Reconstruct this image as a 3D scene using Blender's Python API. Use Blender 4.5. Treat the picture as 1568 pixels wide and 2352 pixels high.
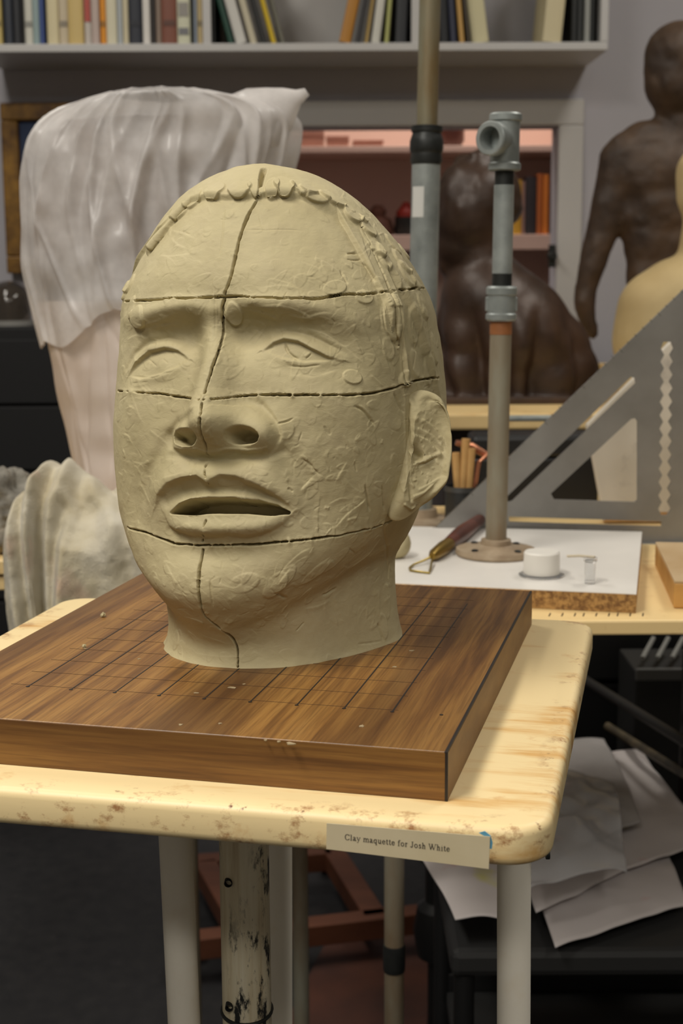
import bpy, bmesh, math, random
import numpy as np
from mathutils import Vector, Matrix

for o in list(bpy.data.objects): bpy.data.objects.remove(o)
scene = bpy.context.scene
COL = scene.collection
# ------------------------------------------------------------------ camera
F = 3293.3; PIT = .1676; ROLL = -.0058; HC = 1.268; ZB = 1.268 - .2237
fw = np.array([0, np.cos(PIT), -np.sin(PIT)]); rt = np.array([1., 0, 0]); up = np.cross(rt, fw)
R = rt*np.cos(ROLL) + up*np.sin(ROLL); Up = -rt*np.sin(ROLL) + up*np.cos(ROLL)
C = np.array([0, 0, HC])
cd = bpy.data.cameras.new('camera'); cam = bpy.data.objects.new('camera', cd); COL.objects.link(cam)
cam.matrix_world = Matrix(((R[0], Up[0], -fw[0], C[0]), (R[1], Up[1], -fw[1], C[1]), (R[2], Up[2], -fw[2], C[2]), (0, 0, 0, 1)))
cd.sensor_fit = 'VERTICAL'; cd.sensor_height = 36.0; cd.lens = F/2352*36.0
cd.dof.use_dof = True; cd.dof.focus_distance = .80; cd.dof.aperture_fstop = 15
cd.clip_start = .05
scene.camera = cam
# ------------------------------------------------------------------ light and exposure
vs = scene.view_settings
vs.view_transform = 'Standard'; vs.look = 'None'; vs.gamma = 1; vs.exposure = 0.43; vs.use_curve_mapping = False
world = bpy.data.worlds.new('world'); scene.world = world; world.use_nodes = True
world.node_tree.nodes['Background'].inputs[0].default_value = (.9, .93, 1, 1)
world.node_tree.nodes['Background'].inputs[1].default_value = .05
def area(name, loc, sx, sy, power, col, rot=(0, 0, 0)):
    l = bpy.data.lights.new(name, 'AREA'); l.shape = 'RECTANGLE'; l.size = sx; l.size_y = sy; l.energy = power; l.color = col
    o = bpy.data.objects.new(name, l); o.location = loc; o.rotation_euler = rot; COL.objects.link(o); return o
WARM = (1, .95, .86)
area('fluorescent_lamp', (-.85, .05, 2.82), .35, 1.2, 33, WARM)
area('fluorescent_lamp', (-.2, -1.45, 2.82), 1.2, .35, 15, WARM)  # extra front fill, added to brighten upright faces such as legs and card
area('fluorescent_lamp', (1.1, -.7, 2.82), .35, 1.2, 10, WARM)
area('fluorescent_lamp', (-.9, 2.1, 2.82), .35, 1.2, 11, WARM)
area('fluorescent_lamp', (1.1, 2.1, 2.82), .35, 1.2, 12, WARM)
area('side_room_lamp', (.3, 4.2, 2.6), .8, .5, 12, (1, .90, .82))

# ------------------------------------------------------------------ helpers
def ray(x, y):
    d = fw*F + R*(x-784) - Up*(y-1176); return d/np.linalg.norm(d)
def atz(x, y, z): d = ray(x, y); return C + d*(z-HC)/d[2]
def at(x, y, Y): d = ray(x, y); return C + d*Y/d[1]
def pr(P):
    d = np.atleast_2d(P) - C; z = d@fw; return np.stack([784 + F*(d@R)/z, 1176 - F*(d@Up)/z], 1)
def pxm(Y): return F/(Y*1.0)      # rough pixels per metre

def new_mesh(name, verts, faces, mat=None, smooth=False):
    me = bpy.data.meshes.new(name); me.from_pydata([tuple(v) for v in verts], [], [tuple(f) for f in faces]); me.update()
    if mat: me.materials.append(mat)
    if smooth: me.polygons.foreach_set('use_smooth', [True]*len(me.polygons))
    return me
def grid_mesh(name, V, mat, wrap=True, smooth=True, cap0=False, cap1=False):
    """V: (n,m,3) array"""
    n, m = V.shape[:2]; a = np.arange(n-1)[:, None]*m; b = np.arange(m if wrap else m-1)[None]
    b2 = (b+1) % m; q = np.stack([a+b, a+b2, a+m+b2, a+m+b], -1).reshape(-1, 4)
    me = bpy.data.meshes.new(name); nv = n*m
    me.vertices.add(nv); me.vertices.foreach_set('co', V.reshape(-1).astype(np.float32))
    me.loops.add(q.size); me.loops.foreach_set('vertex_index', q.ravel().astype(np.int32))
    me.polygons.add(len(q)); me.polygons.foreach_set('loop_start', np.arange(0, q.size, 4, dtype=np.int32)); me.polygons.foreach_set('loop_total', np.full(len(q), 4, np.int32))
    me.update(calc_edges=True)
    if cap0 or cap1:
        bm = bmesh.new(); bm.from_mesh(me); bm.verts.ensure_lookup_table()
        if cap0: bm.faces.new([bm.verts[i] for i in range(m)][::-1])
        if cap1: bm.faces.new([bm.verts[(n-1)*m+i] for i in range(m)])
        bm.to_mesh(me); bm.free()
    if mat: me.materials.append(mat)
    me.polygons.foreach_set('use_smooth', [smooth]*len(me.polygons))
    return me
def obj(name, me, parent=None, loc=None, rot=None):
    o = bpy.data.objects.new(name, me); COL.objects.link(o)
    if parent is not None: o.parent = parent
    if loc is not None: o.location = loc
    if rot is not None: o.rotation_euler = rot
    return o
def tag(o, label=None, cat=None, group=None, kind=None):
    if label: o['label'] = label
    if cat: o['category'] = cat
    if group: o['group'] = group
    if kind: o['kind'] = kind
    return o
def thing(name, loc, label, cat, group=None, rotz=0):
    o = bpy.data.objects.new(name, None); COL.objects.link(o); o.location = loc; o.rotation_euler = (0, 0, rotz); o.empty_display_size = .05
    return tag(o, label, cat, group)
def copy_tree(o, parent=None):
    c = o.copy(); COL.objects.link(c); c.parent = parent
    for ch in [x for x in o.children]: copy_tree(ch, c)
    return c
class MB:
    def __init__(s): s.v = []; s.f = []
    def add(s, V, Fc):
        k = len(s.v); s.v += [tuple(p) for p in V]; s.f += [tuple(i+k for i in f) for f in Fc]; return s
    def box(s, x0, x1, y0, y1, z0, z1, M=None):
        V = [(x0,y0,z0),(x1,y0,z0),(x1,y1,z0),(x0,y1,z0),(x0,y0,z1),(x1,y0,z1),(x1,y1,z1),(x0,y1,z1)]
        if M is not None: V = [tuple(M @ Vector(p)) for p in V]
        return s.add(V, [(3,2,1,0),(4,5,6,7),(0,1,5,4),(1,2,6,5),(2,3,7,6),(3,0,4,7)])
    def tube(s, pts, r, n=14, cap=True, closed=False):
        pts = [Vector(p) for p in pts]; rr = r if hasattr(r, '__len__') else [r]*len(pts); k = len(pts); V = []; prev = None
        for i, p in enumerate(pts):
            if closed: t = pts[(i+1) % k]-pts[i-1]
            else: t = pts[min(i+1, k-1)]-pts[max(i-1, 0)]
            t.normalize()
            if prev is None: a = t.orthogonal().normalized()
            else: a = (prev-t*prev.dot(t)); a = a.normalized() if a.length > 1e-6 else t.orthogonal().normalized()
            prev = a; b = t.cross(a)
            V += [p+(a*math.cos(2*math.pi*j/n)+b*math.sin(2*math.pi*j/n))*rr[i] for j in range(n)]
        Fc = []
        for i in range(k if closed else k-1):
            i2 = (i+1) % k
            Fc += [(i*n+j, i*n+(j+1) % n, i2*n+(j+1) % n, i2*n+j) for j in range(n)]
        if cap and not closed: Fc += [tuple(range(n))[::-1], tuple((k-1)*n+j for j in range(n))]
        return s.add(V, Fc)
    def lathe(s, prof, n=32, c=(0,0,0), cap=True, M=None):
        """prof: list of (r,z) bottom to top"""
        V = []
        for r, z in prof: V += [(c[0]+r*math.cos(2*math.pi*j/n), c[1]+r*math.sin(2*math.pi*j/n), c[2]+z) for j in range(n)]
        if M is not None: V = [tuple(M @ Vector(p)) for p in V]
        k = len(prof); Fc = []
        for i in range(k-1): Fc += [(i*n+j, i*n+(j+1) % n, (i+1)*n+(j+1) % n, (i+1)*n+j) for j in range(n)]
        if cap: Fc += [tuple(range(n))[::-1], tuple((k-1)*n+j for j in range(n))]
        return s.add(V, Fc)
    def prism(s, poly, z0, z1, M=None):
        n = len(poly); V = [(x, y, z0) for x, y in poly]+[(x, y, z1) for x, y in poly]
        if M is not None: V = [tuple(M @ Vector(p)) for p in V]
        return s.add(V, [tuple(range(n))[::-1], tuple(range(n, 2*n))]+[(i, (i+1) % n, n+(i+1) % n, n+i) for i in range(n)])
    def build(s, name, mat, parent=None, smooth=False, bevel=0, seg=2, loc=None, rot=None):
        me = new_mesh(name, s.v, s.f, mat)
        if bevel:
            bm = bmesh.new(); bm.from_mesh(me)
            ed = [e for e in bm.edges if len(e.link_faces) == 2 and e.calc_face_angle(0) > .6]
            bmesh.ops.bevel(bm, geom=ed, offset=bevel, segments=seg, profile=.5, affect='EDGES'); bm.to_mesh(me); bm.free()
        if smooth: shade(me)
        return obj(name, me, parent, loc, rot)
def shade(me, ang=.6):
    me.polygons.foreach_set('use_smooth', [True]*len(me.polygons))
    bm = bmesh.new(); bm.from_mesh(me)
    for e in bm.edges:
        e.smooth = not (len(e.link_faces) == 2 and e.calc_face_angle(0) > ang)
    bm.to_mesh(me); bm.free()

# ------------------------------------------------------------------ materials
def mat(name, col, rough=.6, metal=0, **kw):
    m = bpy.data.materials.new(name); m.use_nodes = True; nt = m.node_tree; b = nt.nodes['Principled BSDF']
    b.inputs['Base Color'].default_value = (*col, 1); b.inputs['Roughness'].default_value = rough; b.inputs['Metallic'].default_value = metal
    for k, v in kw.items(): b.inputs[k].default_value = v
    return m
def srgb(r, g, b):
    f = lambda c: (c/255/12.92 if c/255 <= .04045 else ((c/255+.055)/1.055)**2.4); return (f(r), f(g), f(b))
def coords(nt, scale=(1,1,1), kind='Object', rot=(0,0,0), loc=(0,0,0)):
    tc = nt.nodes.new('ShaderNodeTexCoord'); mp = nt.nodes.new('ShaderNodeMapping'); mp.inputs['Scale'].default_value = scale; mp.inputs['Rotation'].default_value = rot; mp.inputs['Location'].default_value = loc
    nt.links.new(tc.outputs[kind], mp.inputs[0]); return mp.outputs[0]
def noise(nt, vec, scale, detail=4, rough=.5, dist=0):
    n = nt.nodes.new('ShaderNodeTexNoise'); n.inputs['Scale'].default_value = scale; n.inputs['Detail'].default_value = detail; n.inputs['Roughness'].default_value = rough; n.inputs['Distortion'].default_value = dist
    nt.links.new(vec, n.inputs['Vector']); return n.outputs['Fac']
def ramp(nt, fac, stops, interp='LINEAR'):
    r = nt.nodes.new('ShaderNodeValToRGB'); r.color_ramp.interpolation = interp; e = r.color_ramp.elements
    while len(e) < len(stops): e.new(.5)
    for k, (p, c) in enumerate(stops): e[k].position = p; e[k].color = (*c, 1) if len(c) == 3 else c
    nt.links.new(fac, r.inputs[0]); return r.outputs[0]
def mix(nt, fac, a, b, mode='MIX'):
    m = nt.nodes.new('ShaderNodeMix'); m.data_type = 'RGBA'; m.blend_type = mode
    for sock, v in ((m.inputs[0], fac), (m.inputs[6], a), (m.inputs[7], b)):
        if hasattr(v, 'links'): nt.links.new(v, sock)
        elif hasattr(v, '__len__'): sock.default_value = (*v, 1) if len(v) == 3 else v
        else: sock.default_value = v
    return m.outputs[2]
def bump(m, h, strength, dist):
    nt = m.node_tree; b = nt.nodes.new('ShaderNodeBump'); b.inputs['Strength'].default_value = strength; b.inputs['Distance'].default_value = dist
    nt.links.new(h, b.inputs['Height']); nt.links.new(b.outputs[0], nt.nodes['Principled BSDF'].inputs['Normal'])
def base(m, c): m.node_tree.links.new(c, m.node_tree.nodes['Principled BSDF'].inputs['Base Color'])
BW = lambda v: (v, v, v)
def mottled(name, c1, c2, scale=8, rough=.6, metal=0, lo=.35, hi=.65, stretch=(1,1,1), bmp=0, bdist=.001, detail=5, **kw):
    m = mat(name, c1, rough, metal, **kw); nt = m.node_tree; v = coords(nt, stretch); n = noise(nt, v, scale, detail, .6)
    base(m, ramp(nt, n, [(lo, c1), (hi, c2)]))
    if bmp: bump(m, noise(nt, v, scale*3, 5, .6), bmp, bdist)
    return m
def clay_mat():
    m = mat('clay', srgb(186, 173, 130), .68); nt = m.node_tree; v = coords(nt, kind='Object')
    n = noise(nt, v, 9, 5, .6); n2 = noise(nt, v, 60, 4, .6)
    c = ramp(nt, n, [(.3, srgb(173, 161, 123)), (.55, srgb(185, 173, 135)), (.75, srgb(193, 182, 147))])
    c = mix(nt, ramp(nt, n2, [(.45, BW(0)), (.75, BW(.35))]), c, srgb(168, 154, 124)); base(m, c)
    h = noise(nt, coords(nt, (1, 1, 1.6)), 160, 6, .62, .6); bump(m, h, .3, .0012); m.node_tree.nodes['Principled BSDF'].inputs['Specular IOR Level'].default_value = .35
    return m
def oak_mat(name, axis):
    """stained oak laminate; the grain runs along the object axis given"""
    m = mat(name, (.2, .1, .04), .42); nt = m.node_tree
    sc = {'y': (1, .045, 1), 'x': (.045, 1, 1)}[axis]; v = coords(nt, sc); w = noise(nt, coords(nt, tuple(k*.6 for k in sc)), 26, 3, .5, .8)
    n = noise(nt, v, 95, 6, .6, .2); fine = noise(nt, coords(nt, {'y': (1, .03, 1), 'x': (.03, 1, 1)}[axis]), 620, 3, .6)
    c = ramp(nt, n, [(.34, srgb(92, 60, 28)), (.45, srgb(128, 88, 42)), (.55, srgb(150, 108, 54)), (.70, srgb(166, 124, 66))])
    c = mix(nt, ramp(nt, w, [(.5, BW(0)), (.66, BW(.6))]), c, srgb(74, 48, 26)); c = mix(nt, ramp(nt, fine, [(.35, BW(.5)), (.55, BW(0))]), c, srgb(84, 54, 26)); base(m, c)
    bump(m, fine, .12, .0006); return m
def ply_mat(name, c0, c1, stain, edge=None):
    """worn painted plywood, rubbed through to brown in streaks; edge=(half_x, half_y) adds chipped, rusty-brown wear towards the rim"""
    m = mat(name, c0, .45); nt = m.node_tree
    v = coords(nt, (.12, 1, 1)); n = noise(nt, v, 60, 6, .65); big = noise(nt, coords(nt), 7, 4, .6); sm = noise(nt, coords(nt), 42, 5, .65)
    f = mix(nt, 1.0, n, big, 'MULTIPLY')
    c = ramp(nt, f, [(.16, c0), (.30, c0), (.42, c1)])
    c = mix(nt, ramp(nt, sm, [(.60, BW(0)), (.72, BW(.55))]), c, stain)
    if edge:
        tc = nt.nodes.new('ShaderNodeTexCoord'); sp = nt.nodes.new('ShaderNodeSeparateXYZ'); nt.links.new(tc.outputs['Object'], sp.inputs[0])
        def ab(s, half):
            a = nt.nodes.new('ShaderNodeMath'); a.operation = 'ABSOLUTE'; nt.links.new(s, a.inputs[0]); d = nt.nodes.new('ShaderNodeMapRange'); d.inputs[1].default_value = half-.012; d.inputs[2].default_value = half-.001; nt.links.new(a.outputs[0], d.inputs[0]); return d.outputs[0]
        mx = nt.nodes.new('ShaderNodeMath'); mx.operation = 'MAXIMUM'; nt.links.new(ab(sp.outputs[0], edge[0]), mx.inputs[0]); nt.links.new(ab(sp.outputs[1], edge[1]), mx.inputs[1])
        nn = noise(nt, coords(nt, (1, 1, 1.5)), 55, 6, .7); r = ramp(nt, nn, [(.54, BW(0)), (.66, BW(.85))]); k = mix(nt, 1.0, r, mx.outputs[0], 'MULTIPLY')
        c = mix(nt, k, c, srgb(150, 92, 44)); nn2 = noise(nt, coords(nt, (1, 1, 1.2), loc=(3, 1, 2)), 30, 6, .7); k2 = mix(nt, 1.0, ramp(nt, nn2, [(.63, BW(0)), (.67, BW(1))]), mx.outputs[0], 'MULTIPLY'); c = mix(nt, k2, c, srgb(110, 58, 30))
    base(m, c); bump(m, n, .15, .0008); return m
M = {}
M['clay'] = clay_mat()
M['oak_y'] = oak_mat('stained_oak_top', 'y'); M['oak_x'] = oak_mat('stained_oak_edge', 'x'); M['oak_side'] = mottled('oak_end_edge', srgb(150, 112, 60), srgb(112, 76, 36), 30, .5, stretch=(1, .3, 1))
M['ply'] = ply_mat('worn_cream_plywood', srgb(240, 216, 164), srgb(218, 172, 104), srgb(206, 154, 88), (.197, .193))
M['ply2'] = ply_mat('bare_plywood', srgb(236, 206, 148), srgb(206, 160, 96), srgb(190, 140, 80))
M['ink'] = mat('pencil_ink', srgb(34, 28, 26), .5); M['pencil'] = mat('thin_pencil', srgb(62, 42, 26), .6)
M['white_pipe'] = mottled('white_plastic_pipe', srgb(238, 232, 218), srgb(222, 200, 160), 10, .4, lo=.55, hi=.85)
M['galv'] = mottled('galvanised_pipe', srgb(164, 170, 168), srgb(128, 134, 132), 22, .42, .35, bmp=.1)
M['galv_old'] = mottled('weathered_galvanised_pipe', srgb(150, 148, 132), srgb(126, 102, 74), 14, .5, .2, stretch=(1, 1, .3), bmp=.15)
M['black_iron'] = mottled('black_iron', srgb(34, 36, 36), srgb(52, 54, 52), 20, .45, .4)
M['wall'] = mottled('wall_paint', srgb(182, 179, 186), srgb(176, 174, 180), 3, .75)
M['side_wall'] = mottled('side_wall_paint', srgb(138, 134, 128), srgb(120, 116, 110), 2, .85)
M['trim'] = mat('white_trim', srgb(194, 191, 188), .5)
M['shelf'] = mat('white_shelf', srgb(192, 190, 188), .45)
M['ceil'] = mat('ceiling_white', srgb(225, 222, 214), .9)
HEAD_RES = (850, 1100)

# ---------------------------------------------------------------- clay head sculpting (pure numpy)
def hermite(Y, t, tt):
    # cubic interpolation of rows of Y (k,m) at knots t -> tt, finite-difference tangents
    Y=np.asarray(Y,float); k=len(t); m=np.zeros_like(Y)
    for i in range(k):
        a=max(i-1,0); b=min(i+1,k-1); m[i]=(Y[b]-Y[a])/(t[b]-t[a])
    i=np.clip(np.searchsorted(t,tt,side='right')-1,0,k-2); h=(t[i+1]-t[i]); s=((tt-t[i])/h)[:,None]; h=h[:,None]
    return (2*s**3-3*s**2+1)*Y[i]+(s**3-2*s**2+s)*h*m[i]+(-2*s**3+3*s**2)*Y[i+1]+(s**3-s**2)*h*m[i+1]

HEAD_AX=np.array([-.0385,.877,ZB]); HEAD_PSI=np.radians(23.)
HF=np.array([-np.sin(HEAD_PSI),-np.cos(HEAD_PSI),0]); HS=np.array([np.cos(HEAD_PSI),-np.sin(HEAD_PSI),0]); HU=np.array([0,0,1.])
#  front f,z | side w,z | back b,z | n_front n_back   (cm)
HEAD_SEC=np.array([
 [9.0,-.1, 6.9,-.1, -7.4,-.1, 2.0,2.0],
 [8.75,.5, 6.6,1.5, -7.2,2.2, 2.0,2.0],
 [8.65,1.15,6.5,3.4, -7.1,4.4, 2.0,2.0],
 [9.1,1.95,6.6,5.1, -7.4,6.6, 2.0,2.0],
 [9.9,2.95,7.5,6.3, -8.6,8.6, 2.0,2.0],
 [10.6,4.3,8.4,7.6, -9.8,10.2,2.05,2.0],
 [10.4,6.0,9.1,9.0, -10.8,11.6,2.15,2.0],
 [10.0,7.6,9.5,10.4,-11.4,12.8,2.2,2.0],
 [9.9,9.6, 9.7,12.0,-11.9,14.0,2.2,2.0],
 [9.7,11.6,9.7,13.5,-12.3,15.2,2.25,2.0],
 [9.3,13.8,9.6,15.0,-12.5,16.4,2.3,2.0],
 [8.8,16.2,9.5,16.8,-12.4,17.6,2.3,2.0],
 [8.4,18.6,9.4,18.6,-12.0,18.8,2.3,2.0],
 [8.1,20.8,9.3,20.4,-10.9,19.9,2.25,2.0],
 [7.5,22.8,8.6,22.1,-9.5,21.2,2.15,2.0],
 [6.6,24.6,7.6,23.8,-7.8,22.5,2.05,2.0],
 [5.4,26.2,6.2,25.4,-5.6,24.1,2.0,2.0],
 [4.1,27.3,4.5,26.7,-3.3,25.6,2.0,2.0],
 [3.0,27.9,2.6,27.55,-1.2,27.0,2.0,2.0],
 [1.5,28.05,.05,28.05,1.4,28.05,2.0,2.0]])

class Sculpt:
    def __init__(s,nt,nth):
        S=HEAD_SEC; k=len(S)
        d=np.r_[0,np.cumsum(np.maximum(.45,np.hypot(np.diff(S[:,0]),np.diff(S[:,1]))*.5+np.hypot(np.diff(S[:,2]),np.diff(S[:,3]))*.5))]
        tt=np.linspace(0,d[-1],nt); P=hermite(S,d,tt)
        u=np.linspace(-np.pi,np.pi,nth,endpoint=False); th0=np.radians(28); th=th0+u-.42*np.sin(u)
        c=np.cos(th)[None,:]; q=np.sin(th)[None,:]
        nF=np.where(c>0,P[:,6:7],P[:,7:8])
        rr=(np.abs(c)**nF+np.abs(q)**nF)**(-1/nF)
        c=c*rr;q=q*rr
        fr=np.where(c>0,c*P[:,0:1],-c*P[:,4:5])
        # keep f centre shift so narrow pole rows stay round
        la=q*P[:,2:3]
        mid=(P[:,0:1]+P[:,4:5])/2; k=np.clip((P[:,3:4]-20)/6,0,1); k=k*k*(3-2*k)
        fr=fr*(1-k)+k*(mid+c*(P[:,0:1]-P[:,4:5])/2)
        cc=np.clip(c,-1,1)
        z=P[:,3:4]+np.where(c>0,(P[:,1:2]-P[:,3:4])*cc**2,(P[:,5:6]-P[:,3:4])*cc**2)
        fr=fr*.01;la=la*.01;z=z*.01
        s.shape=(nt,nth)
        s.V=(HEAD_AX+fr[...,None]*HF+la[...,None]*HS+z[...,None]*HU).reshape(-1,3)
        s.th=np.broadcast_to(th,s.shape).ravel()
        s.ff=np.radians(15); s.FW=HF*np.cos(s.ff)+HU*np.sin(s.ff)
        s.update()
    def normals(s):
        G=s.V.reshape(*s.shape,3)
        a=np.roll(G,-1,1)-np.roll(G,1,1); b=np.empty_like(G); b[1:-1]=G[2:]-G[:-2]; b[0]=G[1]-G[0]; b[-1]=G[-1]-G[-2]
        n=np.cross(a,b); n/=np.linalg.norm(n,axis=2,keepdims=True)+1e-12
        return n.reshape(-1,3)
    def update(s):
        s.N=s.normals(); s.px=pr(s.V); v=C-s.V; s.dep=np.linalg.norm(v,axis=1); s.vis=(np.einsum('ij,ij->i',s.N,v)/s.dep)>.03
        s.map=None
        s.idx=np.nonzero(s.vis)[0]; s.vp=s.px[s.idx]; s.vd=s.dep[s.idx]
        d=s.V-HEAD_AX; s.L=np.stack([d@HS,d@HF,d[:,2]],1)
    def pick(s,x,y):
        d=(s.vp[:,0]-x)**2+(s.vp[:,1]-y)**2
        m=np.nonzero(d<max(16,d.min()*1.5+1))[0]
        j=m[np.argmin(s.vd[m]+np.sqrt(d[m])*2e-4)]
        return s.idx[j]
    def fmap(s):
        X=np.clip((s.vp[:,0]/3).astype(int),0,523); Y=np.clip((s.vp[:,1]/3).astype(int),0,783); o=np.argsort(-s.vd)
        s.map=np.full((784,524),-1,int); s.map[Y[o],X[o]]=s.idx[o]
        G=s.V.reshape(*s.shape,3); s.su=np.linalg.norm(G-np.roll(G,1,1),axis=2).ravel(); b=np.zeros(s.shape); b[1:]=np.linalg.norm(G[1:]-G[:-1],axis=2); b[0]=b[1]; s.sv=b.ravel()
    def fpick(s,x,y):
        if s.map is None: s.fmap()
        j=s.map[min(max(int(y/3),0),783),min(max(int(x/3),0),523)]
        return j
    def fstk(s,pts,amp,wl,wr=None,taper=.3,pw=2.0):
        """quick small stroke: only the mesh window round the picked points is touched"""
        J=[s.fpick(*p) for p in pts]
        if min(J)<0: return
        J=np.array(J); P=s.V[J].copy()
        if len(P)>3:
            for _ in range(2): P[1:-1]=(P[:-2]+2*P[1:-1]+P[2:])/4
        if np.linalg.norm(np.diff(P,axis=0),axis=1).max()>.03: return
        if wr is None: wr=wl
        w=max(np.max(wl),np.max(wr))*2.6e-3; nt,nth=s.shape; r,c=J//nth,J%nth
        ku=int(w/max(s.su[J].min(),2e-4))+2; kv=int(w/max(s.sv[J].min(),2e-4))+2
        r0,r1=max(r.min()-kv,0),min(r.max()+kv,nt-1)
        if c.max()-c.min()>nth/2: return
        c0,c1=max(c.min()-ku,0),min(c.max()+ku,nth-1)
        I=(np.arange(r0,r1+1)[:,None]*nth+np.arange(c0,c1+1)[None]).ravel()
        n=len(P); ex=lambda a:(np.interp(np.linspace(0,1,n),np.linspace(0,1,np.size(a)),a) if np.size(a)>1 else np.full(n,float(np.atleast_1d(a)[0])))*1e-3
        A,L,Rr=ex(amp),ex(wl),ex(wr); d,par,side=s.dist(P,I); k=np.arange(n)
        a=np.interp(par,k,A); ww=np.where(side>0,np.interp(par,k,L),np.interp(par,k,Rr))
        if taper: a=a*np.clip(np.minimum(par,n-1-par)/(n-1)/taper,0.0,1)
        s.V[I]+=s.N[I]*(a*np.exp(-(d/ww)**pw))[:,None]
    def fdab(s,x,y,rx,ry,amp,ang):
        """thumbed scale of clay: ramps up along its length and ends in a crisp rim"""
        j=s.fpick(x,y)
        if j<0: return
        nt,nth=s.shape; r,c=j//nth,j%nth; w=1.15e-3*max(rx,ry); ku=int(w/max(s.su[j],2e-4))+2; kv=int(w/max(s.sv[j],2e-4))+2
        r0,r1,c0,c1=max(r-kv,0),min(r+kv,nt-1),max(c-ku,0),min(c+ku,nth-1); I=(np.arange(r0,r1+1)[:,None]*nth+np.arange(c0,c1+1)[None]).ravel()
        n=s.N[j]; h=np.cross(HU,n); h/=np.linalg.norm(h)+1e-9; v=np.cross(n,h); a=np.radians(ang); e1=h*np.cos(a)+v*np.sin(a); e2=-h*np.sin(a)+v*np.cos(a)
        q=s.V[I]-s.V[j]; p=(q@e1)/(rx*1e-3); t=(q@e2)/(ry*1e-3); p=p+.25*t*t; m=np.clip((1-np.sqrt(p*p+t*t))/.26,0,1); m=m*m*(3-2*m)*(np.abs(q@n)<w)
        s.V[I]+=s.N[I]*(amp*1e-3*m*np.clip(.5+.5*p,0,1.2)**1.8)[:,None]
    def picks(s,pts): return np.array([s.V[s.pick(*p)] for p in pts])
    def poly(s,pts,step=.002):
        P=s.picks(pts); 
        return P
    def sub(s,P,rad):
        lo=P.min(0)-rad;hi=P.max(0)+rad
        return np.nonzero(((s.V>lo)&(s.V<hi)).all(1))[0]
    def dist(s,P,I):
        # distance to polyline, param along it (0..len-1), signed side (+ = left of travel seen from outside)
        X=s.V[I]; best=np.full(len(I),1e9); par=np.zeros(len(I)); side=np.zeros(len(I))
        for i in range(len(P)-1):
            a=P[i];b=P[i+1]-a;l=b@b+1e-12
            t=np.clip(((X-a)@b)/l,0,1); w=X-(a+t[:,None]*b); d=np.einsum('ij,ij->i',w,w)
            m=d<best; best[m]=d[m]; par[m]=i+t[m]; side[m]=np.einsum('ij,ij->i',np.cross(s.N[I[m]],b),w[m])
        return np.sqrt(best),par,side
    def stroke(s,pts,amp,wl,wr=None,dir='n',taper=.0,upd=False,pw=2.0,P=None):
        """asymmetric ridge (amp>0) or groove (amp<0) in mm along picked points; wl/wr = widths left/right of travel"""
        if wr is None: wr=wl
        if P is None: P=s.picks(pts)
        n=len(P); amp=np.atleast_1d(np.array(amp,float)); wl=np.atleast_1d(np.array(wl,float)); wr=np.atleast_1d(np.array(wr,float))
        ex=lambda a: np.interp(np.linspace(0,1,n),np.linspace(0,1,len(a)),a) if len(a)>1 else np.full(n,a[0])
        amp,wl,wr=ex(amp)*1e-3,ex(wl)*1e-3,ex(wr)*1e-3
        I=s.sub(P,3*max(wl.max(),wr.max()))
        if len(I)==0: return
        d,par,side=s.dist(P,I); k=np.arange(n)
        A=np.interp(par,k,amp); w=np.where(side>0,np.interp(par,k,wl),np.interp(par,k,wr))
        if taper: 
            e=np.minimum(par,n-1-par)/(n-1); A=A*np.clip(e/taper,0,1)
        g=A*np.exp(-(d/w)**pw); s.push(I,g,dir)
        if upd: s.update()
    def push(s,I,g,dir):
        if isinstance(dir,str): D=s.N[I] if dir=='n' else s.FW
        else: D=np.array(dir)
        s.V[I]+=D*g[:,None]
    def blob(s,x,y,rx,ry,amp,ang=0,dir='n',pw=2.0,upd=False):
        """gaussian swelling; rx,ry mm in the tangent plane (ang degrees from horizontal)"""
        j=s.pick(x,y); c=s.V[j]; n=s.N[j]; I=s.sub(c[None],2.6e-3*max(rx,ry))
        h=np.cross(HU,n); h/=np.linalg.norm(h); v=np.cross(n,h); a=np.radians(ang)
        e1=h*np.cos(a)+v*np.sin(a); e2=-h*np.sin(a)+v*np.cos(a)
        w=s.V[I]-c; q=((w@e1)/(rx*1e-3))**2+((w@e2)/(ry*1e-3))**2+((w@n)/(max(rx,ry)*2e-3))**2
        g=amp*1e-3*np.exp(-q**(pw/2)); s.push(I,g,dir)
        if upd: s.update()
    def dab(s,x,y,rx,ry,amp,ang=0,edge=.18,dir='n',tilt=(0,0)):
        """flattened pad of clay with a sharp rim"""
        j=s.pick(x,y); c=s.V[j]; n=s.N[j]; I=s.sub(c[None],1.4e-3*max(rx,ry))
        h=np.cross(HU,n); h/=np.linalg.norm(h); v=np.cross(n,h); a=np.radians(ang)
        e1=h*np.cos(a)+v*np.sin(a); e2=-h*np.sin(a)+v*np.cos(a)
        w=s.V[I]-c; p=(w@e1)/(rx*1e-3); q=(w@e2)/(ry*1e-3); r=np.sqrt(p*p+q*q)
        m=np.clip((1-r)/edge,0,1); m=m*m*(3-2*m); m*=np.abs(w@n)<max(rx,ry)*1e-3
        s.push(I,amp*1e-3*m*(1+tilt[0]*p+tilt[1]*q),dir)
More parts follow.
